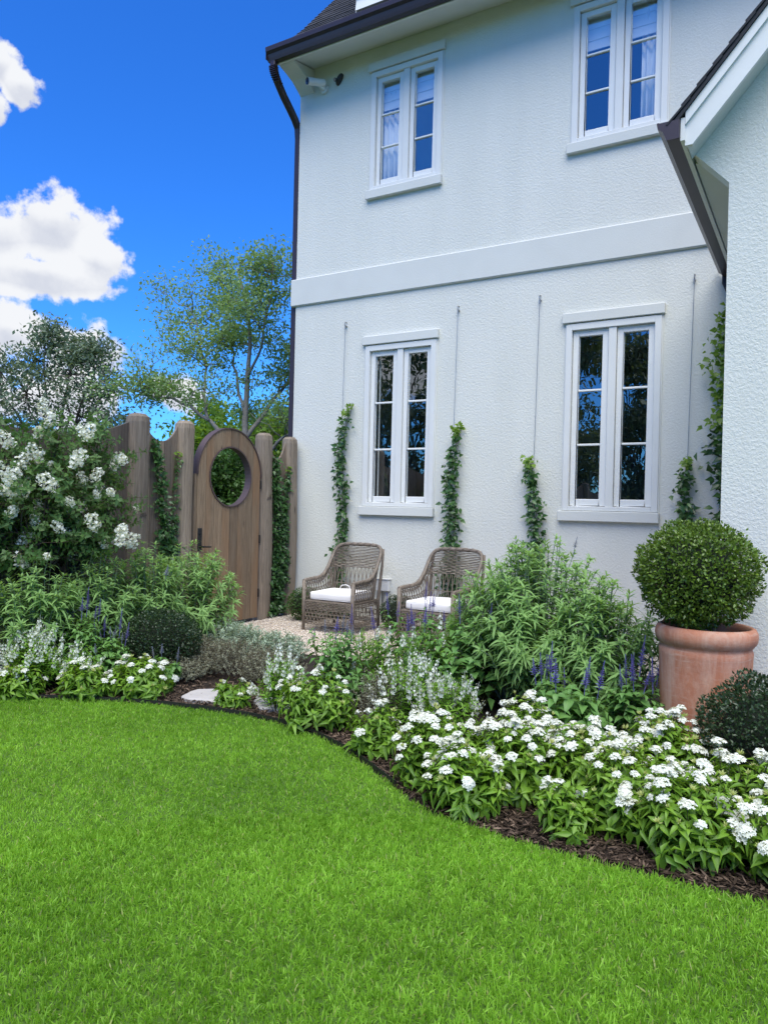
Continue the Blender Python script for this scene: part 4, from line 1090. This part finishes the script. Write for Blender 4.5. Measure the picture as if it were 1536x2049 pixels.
def salvia(x, y, rx, ry, h, lab, n, blue=6, grey=0, leaf=(.075, .042)):
    nbig = 100 if leaf[0] > .08 else 0
    t = thing('blue_salvia', lab, 'plant', (x, y, 0), group='blue salvia plants')
    P = dome_stems(n, rx, ry, h, hmin=.6)
    lv = Leaves(); lv.stems(P, np.linspace(.004, .0022, P.shape[1])[None], .5); lv.obj('stems', 'twig', t)
    lv = Leaves()
    pair_leaves(lv, P, np.array([.3, .45, .58, .70, .81, .90, .97]), leaf[0], leaf[1], .12, .4, tintbase=(.2, .5), big=(t, np.array([x, y, 0]), nbig, 'leaf_salvia') if nbig else None); lv.obj('foliage', 'leaf_salvia', t)
    order = np.argsort(-P[:, -1, 2] + RNG.normal(scale=h * .15, size=n))
    place_parts(t, P, BS, 'flower_spike', order[:blue], .05, .7, (1.0, 1.45))
    place_parts(t, P, GS, 'flower_spike', order[blue:blue + grey], .02, .7, (.8, 1.2))
    return t
def angelonia(x, y, rx, ry, h, lab, n, bloom=.6):
    t = thing('angelonia_plant', lab, 'plant', (x, y, 0), group='white angelonia plants')
    P = dome_stems(n, rx, ry, h, m=8, hmin=.62, lean=.4)
    lv = Leaves(); lv.stems(P, np.linspace(.003, .0016, 8)[None], .4); lv.obj('stems', 'twig', t)
    lv = Leaves()
    pair_leaves(lv, P, np.linspace(.25, .98, 13), .06, .012, .5, .15, 'blade', 3, tintbase=(.2, .6)); lv.obj('foliage', 'leaf_angelonia', t)
    place_parts(t, P, AS, 'flower_spike', RNG.permutation(n)[:int(n * bloom * .8)], -.07, .35, (.75, 1.15))
    return t
def boxwood(name, lab, cat, loc, rx, ry, rz_, n, mat, group, leaf=.021, cz=None, flat=.0):
    t = thing(name, lab, cat, loc, group=group)
    cz = rz_ if cz is None else cz
    lv = Leaves(); d = rdir(n)
    lump = 1 + .035 * np.sin(d[:, 0] * 7 + d[:, 2] * 5) + .035 * np.sin(d[:, 1] * 9 + 2) + .03 * np.sin(d[:, 2] * 13 + d[:, 0] * 11) + .025 * np.sin(d[:, 0] * 21 + d[:, 1] * 17) - .05 * np.clip(d[:, 2] - .72, 0, 1)
    r = lump * (1 - .30 * rnd(n) ** 2.2)
    P = np.stack([d[:, 0] * rx * r, d[:, 1] * ry * r, cz + d[:, 2] * rz_ * r], 1)
    if flat: P[:, 2] = np.maximum(P[:, 2], flat * rnd(n))
    A = nrm(d + RNG.normal(scale=.75, size=(n, 3)) + np.array([0, 0, .35])); Nn = nrm(d + RNG.normal(scale=.6, size=(n, 3)))
    stray = rnd(n) < .012; P[stray] *= 1 + .06 * rnd(stray.sum())[:, None]
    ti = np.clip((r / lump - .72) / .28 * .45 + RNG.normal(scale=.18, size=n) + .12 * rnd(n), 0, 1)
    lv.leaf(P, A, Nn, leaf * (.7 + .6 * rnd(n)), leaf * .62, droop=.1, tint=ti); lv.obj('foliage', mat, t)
    tw = Leaves(); k = 160; dd = rdir(k); dd[:, 2] = np.abs(dd[:, 2]) * 1.0 - .25
    e = np.stack([dd[:, 0] * rx, dd[:, 1] * ry, cz + dd[:, 2] * rz_], 1) * .93; s0 = np.zeros((k, 3)); s0[:, 2] = max(.0, cz - rz_)
    tw.stems(np.stack([s0, s0 * .4 + e * .6 * np.array([.5, .5, .9]), e], 1), .004, .2); tw.obj('branches', 'twig_brown', t)
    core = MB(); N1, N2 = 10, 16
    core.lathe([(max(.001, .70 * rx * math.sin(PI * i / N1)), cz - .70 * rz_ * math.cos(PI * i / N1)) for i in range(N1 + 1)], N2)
    core.obj('shade_core', 'inner_shade', t, smooth=True)  # solid near-black core stands in for the shade inside the foliage
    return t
def tuft(name, lab, cat, x, y, rx, ry, h, n, mat, stem, L, W, nodes, group=None, kind='leaf', pitch=.5, hmin=.5):
    t = thing(name, lab, cat, (x, y, 0), group=group)
    P = dome_stems(n, rx, ry, h, m=6, base=.55, hmin=hmin, lean=.5, jit=.05)
    lv = Leaves(); lv.stems(P, .0014, .5); lv.obj('stems', stem, t)
    lv = Leaves(); pair_leaves(lv, P, np.linspace(.35, 1, nodes), L, W, pitch, .15, kind, 2, tintbase=(.2, .6), taper=False); lv.obj('foliage', mat, t)
    return t

# ---------- left bed
sage(.88, -4.50, .40, .40, 1.06, 'grey-green bush sage at the fence end, beside the dense angelonia', 80)
sage(.88, -3.90, .42, .42, 1.08, 'grey-green bush sage in front of the crape myrtle trunk', 90)
sage(.88, -3.36, .44, .42, 1.08, 'grey-green bush sage between crape myrtle and the log post', 90, 2)
sage(.82, -2.72, .58, .56, 1.06, 'broad feathery bush sage in front of the garden gate', 130, 3)
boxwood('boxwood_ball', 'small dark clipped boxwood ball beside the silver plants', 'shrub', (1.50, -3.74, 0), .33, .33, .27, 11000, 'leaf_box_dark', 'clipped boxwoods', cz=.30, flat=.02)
salvia(1.50, -4.28, .24, .20, .42, 'blue salvia with grey-blue spikes beside the small boxwood ball', 34, 4, 6)
salvia(1.28, -4.36, .22, .2, .64, 'tall blue salvia with violet spikes under the crape myrtle', 30, 6, 0)
salvia(1.84, -4.02, .16, .14, .28, 'low leafy blue salvia in front of the small boxwood ball', 18, 0, 3)
angelonia(1.14, -4.70, .28, .22, .50, 'white angelonia densely in flower at the fence end of the bed', 90, 1.2)
angelonia(1.45, -4.50, .20, .18, .40, 'small white angelonia between the dense angelonia and the blue salvia', 40, .6)
pentas(1.24, -4.88, .20, .16, .25, 'sparse white pentas under the densely flowering angelonia', .18, 34)
pentas(1.64, -4.62, .22, .18, .26, 'white pentas with few flower heads at the lawn edge, left row', .28, 34)
pentas(1.92, -4.32, .33, .24, .30, 'low white pentas beside the stepping stone, left row', .42, 50)
pentas(2.70, -4.13, .17, .14, .20, 'smallest white pentas, between the two stepping stones', .22, 18)
tuft('artemisia_plant', 'pale silver-green artemisia in front of the gate', 'plant', 1.12, -2.62, .42, .40, .36, 240, 'leaf_artemisia', 'leaf_artemisia', .024, .014, 12)
tuft('artemisia_plant', 'pale silver-green artemisia between gravel and the thyme mounds', 'plant', 2.0, -2.72, .34, .28, .30, 190, 'leaf_artemisia', 'leaf_artemisia', .022, .013, 12)
tuft('artemisia_plant', 'pale silver-green artemisia spilling onto the gravel', 'plant', 1.55, -2.75, .36, .30, .34, 200, 'leaf_artemisia', 'leaf_artemisia', .022, .013, 12)
for (x, y, rx, ry, h, lab) in ((1.62, -3.35, .38, .32, .30, 'grey woody thyme mound behind the stepping stone'), (2.05, -3.35, .40, .34, .33, 'grey woody thyme mound between artemisia and angelonia'), (2.46, -3.40, .32, .30, .30, 'small grey thyme mound beside the white angelonia'), (1.75, -3.75, .28, .22, .2, 'brownish thyme mound behind low white pentas')):
    tuft('thyme_mound', lab, 'plant', x, y, rx, ry, h, 300, 'leaf_thyme', 'twig_brown', .013, .008, 12, 'grey thyme mounds')
# ---------- middle
angelonia(3.06, -4.04, .20, .18, .42, 'white angelonia leaning over the stepping stone and lawn', 40, .95)
angelonia(3.42, -3.42, .30, .25, .60, 'airy angelonia with few flowers behind the leafy blue salvia', 46, .3)
salvia(3.30, -3.72, .36, .28, .62, 'leafy blue salvia between the stepping stone and the grey shrublet', 40, 2, 5)
pentas(3.50, -4.20, .32, .25, .40, 'white pentas on the lawn curve beside the grey shrublet', .42, 46)
tuft('grey_shrublet', 'grey twiggy shrublet between two white pentas', 'plant', 3.86, -3.98, .20, .18, .40, 130, 'leaf_thyme', 'twig_brown', .016, .007, 12, kind='blade')
pentas(4.14, -4.46, .20, .17, .30, 'small white pentas right beside the grey shrublet', .28, 22)
angelonia(4.12, -3.92, .30, .24, .50, 'white angelonia in full flower in the middle of the bed', 66, 1.0)
angelonia(4.42, -3.98, .22, .2, .46, 'white angelonia between blue salvia and the large pentas', 46, .95)
angelonia(3.95, -3.45, .32, .26, .68, 'light green angelonia with sparse flowers beneath the wicker chairs', 46, .35)
salvia(3.62, -3.10, .44, .32, .72, 'blue salvia in front of the second wicker chair', 46, 12, 0, (.085, .048))
salvia(4.20, -3.25, .42, .36, .70, 'broad leafy salvia at the foot of the tall bush sage', 52, 3, 0, (.10, .058))
# ---------- right
sage(4.62, -2.92, .76, .58, 1.27, 'tall bush sage in front of the right lower window', 240, 1)
sage(5.16, -3.18, .48, .38, 1.02, 'bush sage leaning against the terracotta pot', 130)
sage(4.22, -2.62, .52, .45, .95, 'lower bush sage beside the second wicker chair', 110)
salvia(5.12, -3.85, .32, .26, .50, 'blue salvia with large leaves and violet spikes in front of the bush sage', 40, 10, 0, (.10, .058))
salvia(5.48, -3.55, .22, .2, .50, 'blue salvia with violet spikes at the foot of the terracotta pot', 22, 8, 0, (.085, .05))
PENT = [(4.70, -4.52, .30, .24, .40, .60, 'white pentas at the bed corner beside the angelonia'), (4.95, -4.78, .22, .18, .34, .42, 'low white pentas spilling towards the lawn at the bed corner'),
        (5.10, -4.45, .30, .24, .40, .50, 'white pentas below the large-leaved blue salvia'), (5.45, -4.78, .15, .13, .26, .12, 'small yellowish pentas standing alone in the mulch'),
        (5.42, -4.30, .28, .24, .40, .55, 'white pentas between blue salvia and the lone small pentas'), (5.72, -4.52, .30, .26, .40, .42, 'white pentas with many buds next to the lone small pentas'),
        (5.98, -4.68, .26, .24, .40, .50, 'white pentas at the lawn edge, second from the outer end of the row'), (5.75, -4.0, .30, .24, .42, .62, 'white pentas in front of the dark boxwood'),
        (6.18, -4.42, .26, .24, .44, .55, 'white pentas below the dark boxwood by the wing wall'), (6.42, -4.66, .28, .26, .40, .45, 'white pentas at the outer end of the row by the wing wall'),
        (5.02, -4.12, .24, .2, .44, .60, 'white pentas tucked under the blue salvia spikes')]
PENT += [(6.80, -4.55, .28, .26, .40, .45, 'white pentas just past the dark boxwood along the wing wall'), (7.25, -4.65, .26, .24, .38, .45, 'white pentas farthest along the wing wall')]
for x, y, rx, ry, h, hd, lab in PENT: pentas(x - .01, y - (.15 if y < -4.2 else .07), rx, ry, h, lab, hd, int(74 * rx * ry / .07), .32, 110)
boxwood('boxwood_mound', 'dark clipped boxwood mound in front of the terracotta pot', 'shrub', (6.25, -3.95, 0), .36, .34, .34, 13000, 'leaf_box_dark', 'clipped boxwoods', cz=.34, flat=.02)
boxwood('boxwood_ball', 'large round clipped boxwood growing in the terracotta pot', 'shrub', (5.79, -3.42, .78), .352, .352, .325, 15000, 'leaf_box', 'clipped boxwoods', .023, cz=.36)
tuft('rosemary_plant', 'thin upright rosemary at the foot of the terracotta pot', 'plant', 5.62, -3.78, .20, .12, .28, 60, 'leaf_rosemary', 'leaf_rosemary', .02, .003, 22, kind='blade', pitch=.8, hmin=.9)
boxwood('boxwood_bush', 'small boxwood between the wicker chairs against the wall', 'shrub', (2.02, -.42, 0), .24, .2, .22, 3500, 'leaf_box_dark', 'small boxwoods by the wall', cz=.22, flat=.01)
boxwood('boxwood_bush', 'small boxwood between fence post and first wicker chair', 'shrub', (.62, -.45, 0), .24, .22, .22, 3500, 'leaf_shrub', 'small boxwoods by the wall', cz=.22, flat=.01)
boxwood('boxwood_bush', 'small boxwood right of the second wicker chair', 'shrub', (3.45, -.40, 0), .26, .2, .24, 3000, 'leaf_box_dark', 'small boxwoods by the wall', cz=.24, flat=.01)

# ---------- climbers
def climber(lab, path, w, n, out, L=.062, group='climbers on the house wall', young=.06, nrm_dir=(0, -1, 0), top_thin=True):
    t = thing('climbing_vine', lab, 'vine', (path[0][0], path[0][1], 0), group=group)
    o = np.array([path[0][0], path[0][1], 0]); Pm = resample(path, 40) - o
    nd = np.array(nrm_dir, float); side = nrm(np.cross(nd, UPV))
    st = Leaves(); k = 3
    wob = np.stack([Pm + side * (.02 * np.sin(np.linspace(0, 9, 40) + q))[:, None] for q in range(k)]); st.stems(wob, .004, .4); st.obj('stem', 'twig', t)
    f = rnd(n) ** (1.25 if top_thin else 1.0); Q, T = along(Pm[None], f[None]); Q = Q[0]
    ww = w * (1 - .6 * f if top_thin else np.ones(n)) * (.75 + .25 * np.sin(f * 23 + len(lab)))
    Q = Q + side * (RNG.normal(scale=.5, size=n) * ww)[:, None] + nd * (np.abs(RNG.normal(scale=.5, size=n)) * out)[:, None]
    A = nrm(side * RNG.normal(size=(n, 1)) + nd * (.5 + .5 * rnd(n))[:, None] + UPV * (RNG.normal(scale=.5, size=n) - .35)[:, None])
    Nn = nrm(nd + UPV * .5 + RNG.normal(scale=.45, size=(n, 3)))
    ln = L * 1.15 * (.6 + .7 * rnd(n)); yg = (f > 1 - young)
    for sel, mat in ((~yg, 'leaf_vine'), (yg, 'leaf_vine_young')):
        if sel.sum() == 0: continue
        lv = Leaves(); lv.leaf(Q[sel], A[sel], Nn[sel], ln[sel] * (1 if mat == 'leaf_vine' else .8), ln[sel] * .62, droop=.25, tint=np.clip(rnd(sel.sum()) * .8 + .3 * f[sel] ** 3, 0, 1)); lv.obj('foliage', mat, t)
    return t
Wy = -.03
climber('slim dark vine on the wall left of the first lower window', [(.84, Wy, .05), (.88, Wy, .8), (.94, Wy, 1.3), (.90, Wy, 1.7), (.86, Wy, 2.2), (.92, Wy, 2.6), (1.0, Wy, 2.9)], .20, 800, .12)
climber('dense dark vine on the wall behind the second wicker chair', [(2.50, Wy, .05), (2.52, Wy, .8), (2.54, Wy, 1.4), (2.50, Wy, 1.9), (2.56, Wy, 2.3), (2.60, Wy, 2.55)], .20, 850, .13)
climber('dark vine rising behind the tall bush sage', [(3.56, Wy, .05), (3.58, Wy, .9), (3.60, Wy, 1.3), (3.57, Wy, 1.7), (3.53, Wy, 2.0), (3.49, Wy, 2.15)], .19, 700, .12)
climber('short dark vine on the wall above the potted boxwood', [(5.20, Wy, .05), (5.18, Wy, .9), (5.24, Wy, 1.5), (5.20, Wy, 1.8), (5.23, Wy, 2.12)], .19, 650, .12)
climber('tall light green vine in the corner between wall and wing', [(5.66, Wy, .05), (5.66, Wy, 1.2), (5.60, Wy, 2.0), (5.58, Wy, 2.6), (5.58, Wy, 3.1), (5.60, Wy, 3.62)], .20, 1500, .15, .075, young=.35, top_thin=False)
climber('vine strand on the scalloped fence panel next to the near log post', [(.10, -2.46, .05), (.10, -2.40, .8), (.10, -2.46, 1.3), (.10, -2.52, 1.8), (.10, -2.62, 2.2)], .22, 900, .07, .055, 'climbers on the fence', 0, (1, 0, 0))
climber('thin vine strand beside the post left of the gate', [(.10, -2.38, .3), (.10, -2.32, .9), (.10, -2.30, 1.5), (.10, -2.26, 2.1)], .11, 220, .05, .05, 'climbers on the fence', .05, (1, 0, 0))
climber('thick vine on the fence panel between gate and house', [(.10, -.45, .05), (.10, -.46, .7), (.10, -.44, 1.2), (.10, -.50, 1.7), (.10, -.55, 2.15)], .26, 1300, .09, .055, 'climbers on the fence', 0, (1, 0, 0))
climber('thin vine strand on the post against the house corner', [(.12, -.34, .4), (.12, -.30, 1.0), (.12, -.32, 1.5), (.12, -.25, 2.05)], .13, 380, .05, .05, 'climbers on the fence', .05, (1, 0, 0))
# ------------------------------------------------------------------ crape myrtle
def crinkle_cluster(n, rx, rz_):
    lv = Leaves(); d = rdir(n); r = rnd(n) ** .33
    C = d * r[:, None] * np.array([rx, rx, rz_]); C[:, 2] += rz_
    star_flowers(lv, C, nrm(d + RNG.normal(scale=.7, size=(n, 3))), .017, petals=5, cup=.3)
    return lv.mesh('flower_cluster', 'petal_white')
FC = [crinkle_cluster(70, .055, .075), crinkle_cluster(46, .045, .055), crinkle_cluster(90, .065, .10)]
def branch_path(a, b, m, wob):
    t = np.linspace(0, 1, m)[:, None]; P = np.array(a) * (1 - t) + np.array(b) * t
    P[1:-1] += RNG.normal(scale=wob, size=(m - 2, 3)); return P
def myrtle(x, y):
    t = thing('crape_myrtle', 'white flowering crape myrtle in front of the old fence', 'tree', (x, y, 0))
    m = MB(); tips = []
    for q in range(6):
        a = q * 1.05 + .4; p1 = np.array([.10 * math.cos(a), .10 * math.sin(a), 0]); p2 = np.array([.22 * math.cos(a), .38 * math.sin(a), .98])
        P = branch_path(p1, p2, 5, .02); m.tube(P, np.linspace(.028, .016, 5), 7)
        for s in range(14):
            b = a + random.uniform(-1.1, 1.1); r = random.uniform(.35, 1.0); e = np.array([min(.42, max(-.28, r * math.cos(b) * .55)), r * math.sin(b) * .88, random.uniform(1.25, 2.42) - .32 * r * r])
            Q = branch_path(P[random.choice((3, 4))], e, 5, .03); m.tube(Q, np.linspace(.012, .004, 5), 5); tips.append(Q)
    m.obj('trunk', 'bark_dark', t, smooth=True)
    T = np.stack(tips); k = len(T)
    tw = []
    for q in range(17):
        f = .35 + .65 * rnd(k); Q, _ = along(T, f[:, None]); d = rdir(k); d[:, 2] = np.abs(d[:, 2]) * .8 - .15
        e = Q[:, 0] + d * (.16 + .16 * rnd(k))[:, None]; tw.append(np.stack([Q[:, 0], (Q[:, 0] + e) / 2 + np.array([0, 0, .02]), e, e + (e - Q[:, 0]) * .25], 1))
    S = np.concatenate(tw)
    lv = Leaves(); lv.stems(S, .0022, .4); lv.obj('twigs', 'twig_brown', t)
    lv = Leaves(); pair_leaves(lv, S, np.array([.15, .32, .48, .64, .80, .95]), .058, .032, .25, .15, tintbase=(.15, .4)); lv.obj('crown', 'leaf_myrtle', t)
    ends = S[:, -1]; score = ends[:, 0] * 1.4 - ends[:, 1] * .7 + RNG.normal(scale=.5, size=len(ends)); order = np.argsort(-score)
    got = []
    for i in order:
        if all(np.linalg.norm(ends[i] - ends[j]) > .15 for j in got): got.append(i)
        if len(got) >= 82: break
    for i in got:
        s = random.uniform(.55, 1.05); link('flower_cluster', random.choice(FC), t, loc=ends[i], rot=orient(Vector((random.uniform(-.5, .9), random.uniform(-.9, .4), .7))), scale=(s, s, s))
    return t
myrtle(.48, -4.16)

# ------------------------------------------------------------------ trees beyond the fence
RV = np.array([math.cos(YAW), math.sin(YAW), 0]); FV = np.array([-math.sin(YAW), math.cos(YAW), 0])
def tree_mesh_branches(m, P, r0, r1, n=7): m.tube([tuple(p) for p in P], np.linspace(r0, r1, len(P)), n)
def leaf_cloud(tips, per, spread, size, tint_bias=0.0, elong=1.0, flatten=.6):
    """bunches of leaves round the twig ends"""
    k = len(tips); Q = np.repeat(tips, per, 0) + RNG.normal(size=(k * per, 3)) * spread * np.array([1, 1, flatten])
    n = len(Q); lv = Leaves(); A = rdir(n) + np.array([0, 0, -.15]); Nn = rdir(n) * .8 + np.array([0, 0, .7])
    bt = np.repeat(rnd(k), per)
    lv.quad(Q, A, Nn, size * (.6 + .8 * rnd(n)) * elong, size * .5 * (.7 + .6 * rnd(n)), tint=np.clip(.5 * bt + .5 * rnd(n) + tint_bias, 0, 1))
    return lv
def oak(loc, lab):
    """open-crowned tree with a pale forked trunk; main limbs drawn in its own frame (across, away, up)"""
    t = thing('oak_tree', lab, 'tree', loc, group='trees beyond the fence')
    W = lambda p: RV * p[0] + FV * p[1] + UPV * p[2]
    limbs = [([(0, 0, -.1), (0, 0, 1.2), (-.01, 0, 2.1), (.0, .05, 2.6), (-.06, .1, 3.1), (-.02, .1, 3.7), (.05, .1, 4.4), (.0, .0, 5.0), (-.2, -.1, 5.6)], .11, .02),
             ([(-.02, 0, 2.35), (-.3, -.1, 2.62), (-.62, -.2, 2.95), (-.85, -.25, 3.15), (-1.15, -.3, 3.28), (-1.6, -.3, 3.36), (-1.9, -.2, 3.45)], .07, .02),
             ([(-.62, -.2, 2.95), (-.75, .1, 3.5), (-.85, .3, 4.1), (-.95, .4, 4.6), (-1.2, .5, 5.1)], .045, .015),
             ([(.0, .05, 2.7), (.25, .2, 3.15), (.5, .3, 3.55), (.75, .3, 3.8), (1.0, .3, 4.3), (1.3, .3, 4.9)], .06, .018),
             ([(.5, .3, 3.55), (.8, .1, 3.75), (1.2, -.1, 4.0), (1.6, -.2, 4.2)], .035, .012),
             ([(.05, .1, 2.2), (.4, -.2, 2.4), (.8, -.4, 2.75), (1.4, -.5, 3.0)], .055, .02),
             ([(-.06, .1, 3.1), (-.3, .4, 3.9), (-.45, .6, 4.7), (-.6, .7, 5.4), (-.7, .6, 5.7)], .045, .012),
             ([(-.02, .1, 3.7), (.3, -.3, 4.4), (.45, -.5, 5.1), (.5, -.6, 5.6)], .04, .012)]
    m = MB(); tips = []; sub = []
    for pts, r0, r1 in limbs:
        P = smooth_path([W(p) for p in pts], 14, 1); P[1:-1] += RNG.normal(scale=.02, size=(12, 3)); tree_mesh_branches(m, P, r0 * (.95 if r0 > .1 else .68), r1 * .6)
        L = 14
        for q in range(13):
            i = random.randint(6, 13); d = rdir(1)[0]; d[2] = abs(d[2]) * .8 + .05; e = P[i] + d * random.uniform(.35, .85)
            Q = branch_path(P[i], e, 5, .03); tree_mesh_branches(m, Q, .014, .004, 4); sub.append(Q)
    m.obj('trunk', 'bark_grey', t, smooth=True)
    tw = Leaves(); T = np.stack(sub)
    for q in range(7):
        f = .3 + .7 * rnd(len(T)); B, _ = along(T, f[:, None]); B = B[:, 0]; d = rdir(len(T)); d[:, 2] += .35; e = B + nrm(d) * (.15 + .3 * rnd(len(T)))[:, None]
        tw.stems(np.stack([B, (B + e) / 2, e], 1), .003, .3); tips.append(e); tips.append((B + e) / 2)
    tw.obj('twigs', 'twig_brown', t)
    tips = np.concatenate(tips); keep = tips[:, 2] > 3.0; tips = tips[keep]
    leaf_cloud(tips, 18, .13, .068).obj('crown', 'leaf_oak', t)
oak((-2.28, 1.62, 0), 'tall open-crowned oak with a pale forked trunk beyond the gate')

def mass_tree(name, lab, loc, clumps, mat, size, per, spread, trunk_r=.14, bark='bark_dark', group='trees beyond the fence', tips_per=30):
    """trunk, limbs reaching into irregular clumps of leaves"""
    t = thing(name, lab, 'tree', loc, group=group)
    m = MB(); tips = []
    fork = np.array([0, 0, min(c[2] for c in clumps) * .6])
    m.tube([(0, 0, -.1), (.03, .02, fork[2] * .5), tuple(fork)], [trunk_r, trunk_r * .85, trunk_r * .7], 9)
    for (a, b, z, r) in clumps:
        c = RV * a + FV * b + UPV * z
        P = branch_path(fork, c, 7, .08); tree_mesh_branches(m, P, trunk_r * .28, .012, 6)
        d = rdir(tips_per); e = c + d * (r * (.35 + .65 * rnd(tips_per)))[:, None] * np.array([1, 1, .78])
        for q in range(0, tips_per, 3): tree_mesh_branches(m, branch_path(c, e[q], 4, .04), .015, .004, 4)
        tips.append(e)
    m.obj('trunk', bark, t, smooth=True)
    leaf_cloud(np.concatenate(tips), per, spread, size).obj('crown', mat, t)
def rc(n, a, b, z0, z1, r):
    return [(random.uniform(*a), random.uniform(*b), random.uniform(z0, z1), random.uniform(*r)) for _ in range(n)]
# dark live oak
mass_tree('live_oak', 'dark dense live oak beyond the fence above the crape myrtle', (-9.9, 3.3, 0),
          [(-.3, 0, 5.6, .45), (.3, .2, 5.3, .55), (-.6, .3, 5.0, .7), (.9, 0, 5.3, .5), (-1.4, 0, 4.7, .8), (.4, -.2, 4.6, 1.0), (1.2, 0, 4.3, .7), (-.6, -.3, 4.1, 1.0), (-1.8, .2, 3.7, .9), (.6, 0, 3.6, 1.1), (1.5, .1, 3.2, .8), (-1.0, 0, 3.1, 1.1), (.3, -.3, 2.7, 1.1), (-2.2, 0, 2.6, 1.0), (1.3, 0, 2.4, .8)],
          'leaf_liveoak', .11, 20, .17, .2, tips_per=46)
mass_tree('live_oak', 'dark tree showing at the fence end beside the live oak', (-12.2, 1.0, 0),
          [(-.4, 0, 5.6, .7), (.5, 0, 5.3, .45), (.3, 0, 4.9, .4), (-.8, 0, 4.6, .9), (0, 0, 3.8, .9), (.9, 0, 3.3, .8), (-1.0, 0, 3.0, 1.0)], 'leaf_liveoak', .13, 24, .17, .18, tips_per=40)
# sunlit green trees far behind the gate
mass_tree('hedge_tree', 'light green bushy tree far behind the gate posts', (-9.0, 8.6, 0), rc(10, (-1.6, 1.4), (-1, 1), 2.2, 4.3, (.7, 1.2)), 'leaf_hedge', .16, 20, .22, .15, tips_per=40)
mass_tree('hedge_tree', 'light green bushy tree far behind the arched gate', (-6.6, 9.6, 0), rc(10, (-1.8, 1.6), (-1, 1), 2.4, 4.5, (.8, 1.2)), 'leaf_hedge', .16, 20, .22, .15, tips_per=40)
mass_tree('hedge_tree', 'light green bushy tree beside the house corner behind the fence', (-4.2, 10.2, 0), rc(10, (-1.6, 1.6), (-1, 1), 2.2, 4.6, (.8, 1.2)), 'leaf_hedge', .16, 20, .22, .15, tips_per=40)
mass_tree('hedge_tree', 'pale green tree seen between live oak and oak', (-11.5, 7.0, 0), rc(8, (-1.5, 1.5), (-1, 1), 1.8, 3.2, (.7, 1.1)), 'leaf_hedge', .16, 18, .22, .15, tips_per=36)
mass_tree('garden_shrub', 'dark green shrub seen through the porthole of the gate', (-1.55, .15, 0), rc(22, (-.7, .7), (-.3, .6), .45, 2.2, (.35, .45)), 'leaf_shrub', .075, 32, .09, .05, group=None, tips_per=40)
mass_tree('garden_shrub', 'dark green shrub low behind the fence panel near the house', (-1.2, 2.1, 0), rc(9, (-.7, .7), (-.4, .4), .5, 1.9, (.35, .5)), 'leaf_shrub', .07, 14, .1, .05, group=None, tips_per=30)
# trees along the side garden: they show as dark reflections in the lower windows
for (x, y, lab, n) in ((-5.2, -11.8, 'dark tree over the old fence mirrored in the first lower window', 12), (-3.6, -15.5, 'dark spreading tree behind the lawn mirrored in the lower windows', 14), (-2.6, -17.5, 'tall dark tree at the far lawn end mirrored in the right lower window', 34), (.4, -22.5, 'dark tree across the lawn behind the back fence', 34), (5.5, -23, 'dark tree standing behind the middle of the back fence', 20)):
    mass_tree('side_tree', lab, (x, y, 0), rc(n, (-2.2, 2.2), (-1.6, 1.6), 2.8 if n < 18 else 1.5, 6.6 if n < 18 else 9.6, (.9, 1.4)), 'leaf_liveoak', .22, 16, .24, .18, group='side garden trees', tips_per=30)

# fence closing the lawn behind the camera: it shows in the lower panes
bf = thing('back_fence', 'plain brown board fence across the far end of the lawn', 'fence', (0, -19, 0))
bme = MB().box(0, -.012, .03, .20, .012, 2.1).mesh('board', 'wood_plank')
for i in range(78): link('board', bme, bf, loc=(-.2 + i * .206, random.uniform(-.004, .004), 0))
for z in (.4, 1.6): MB().box(-.2, -.06, z, 15.9, -.016, z + .09).obj('rail', 'wood_old', bf)
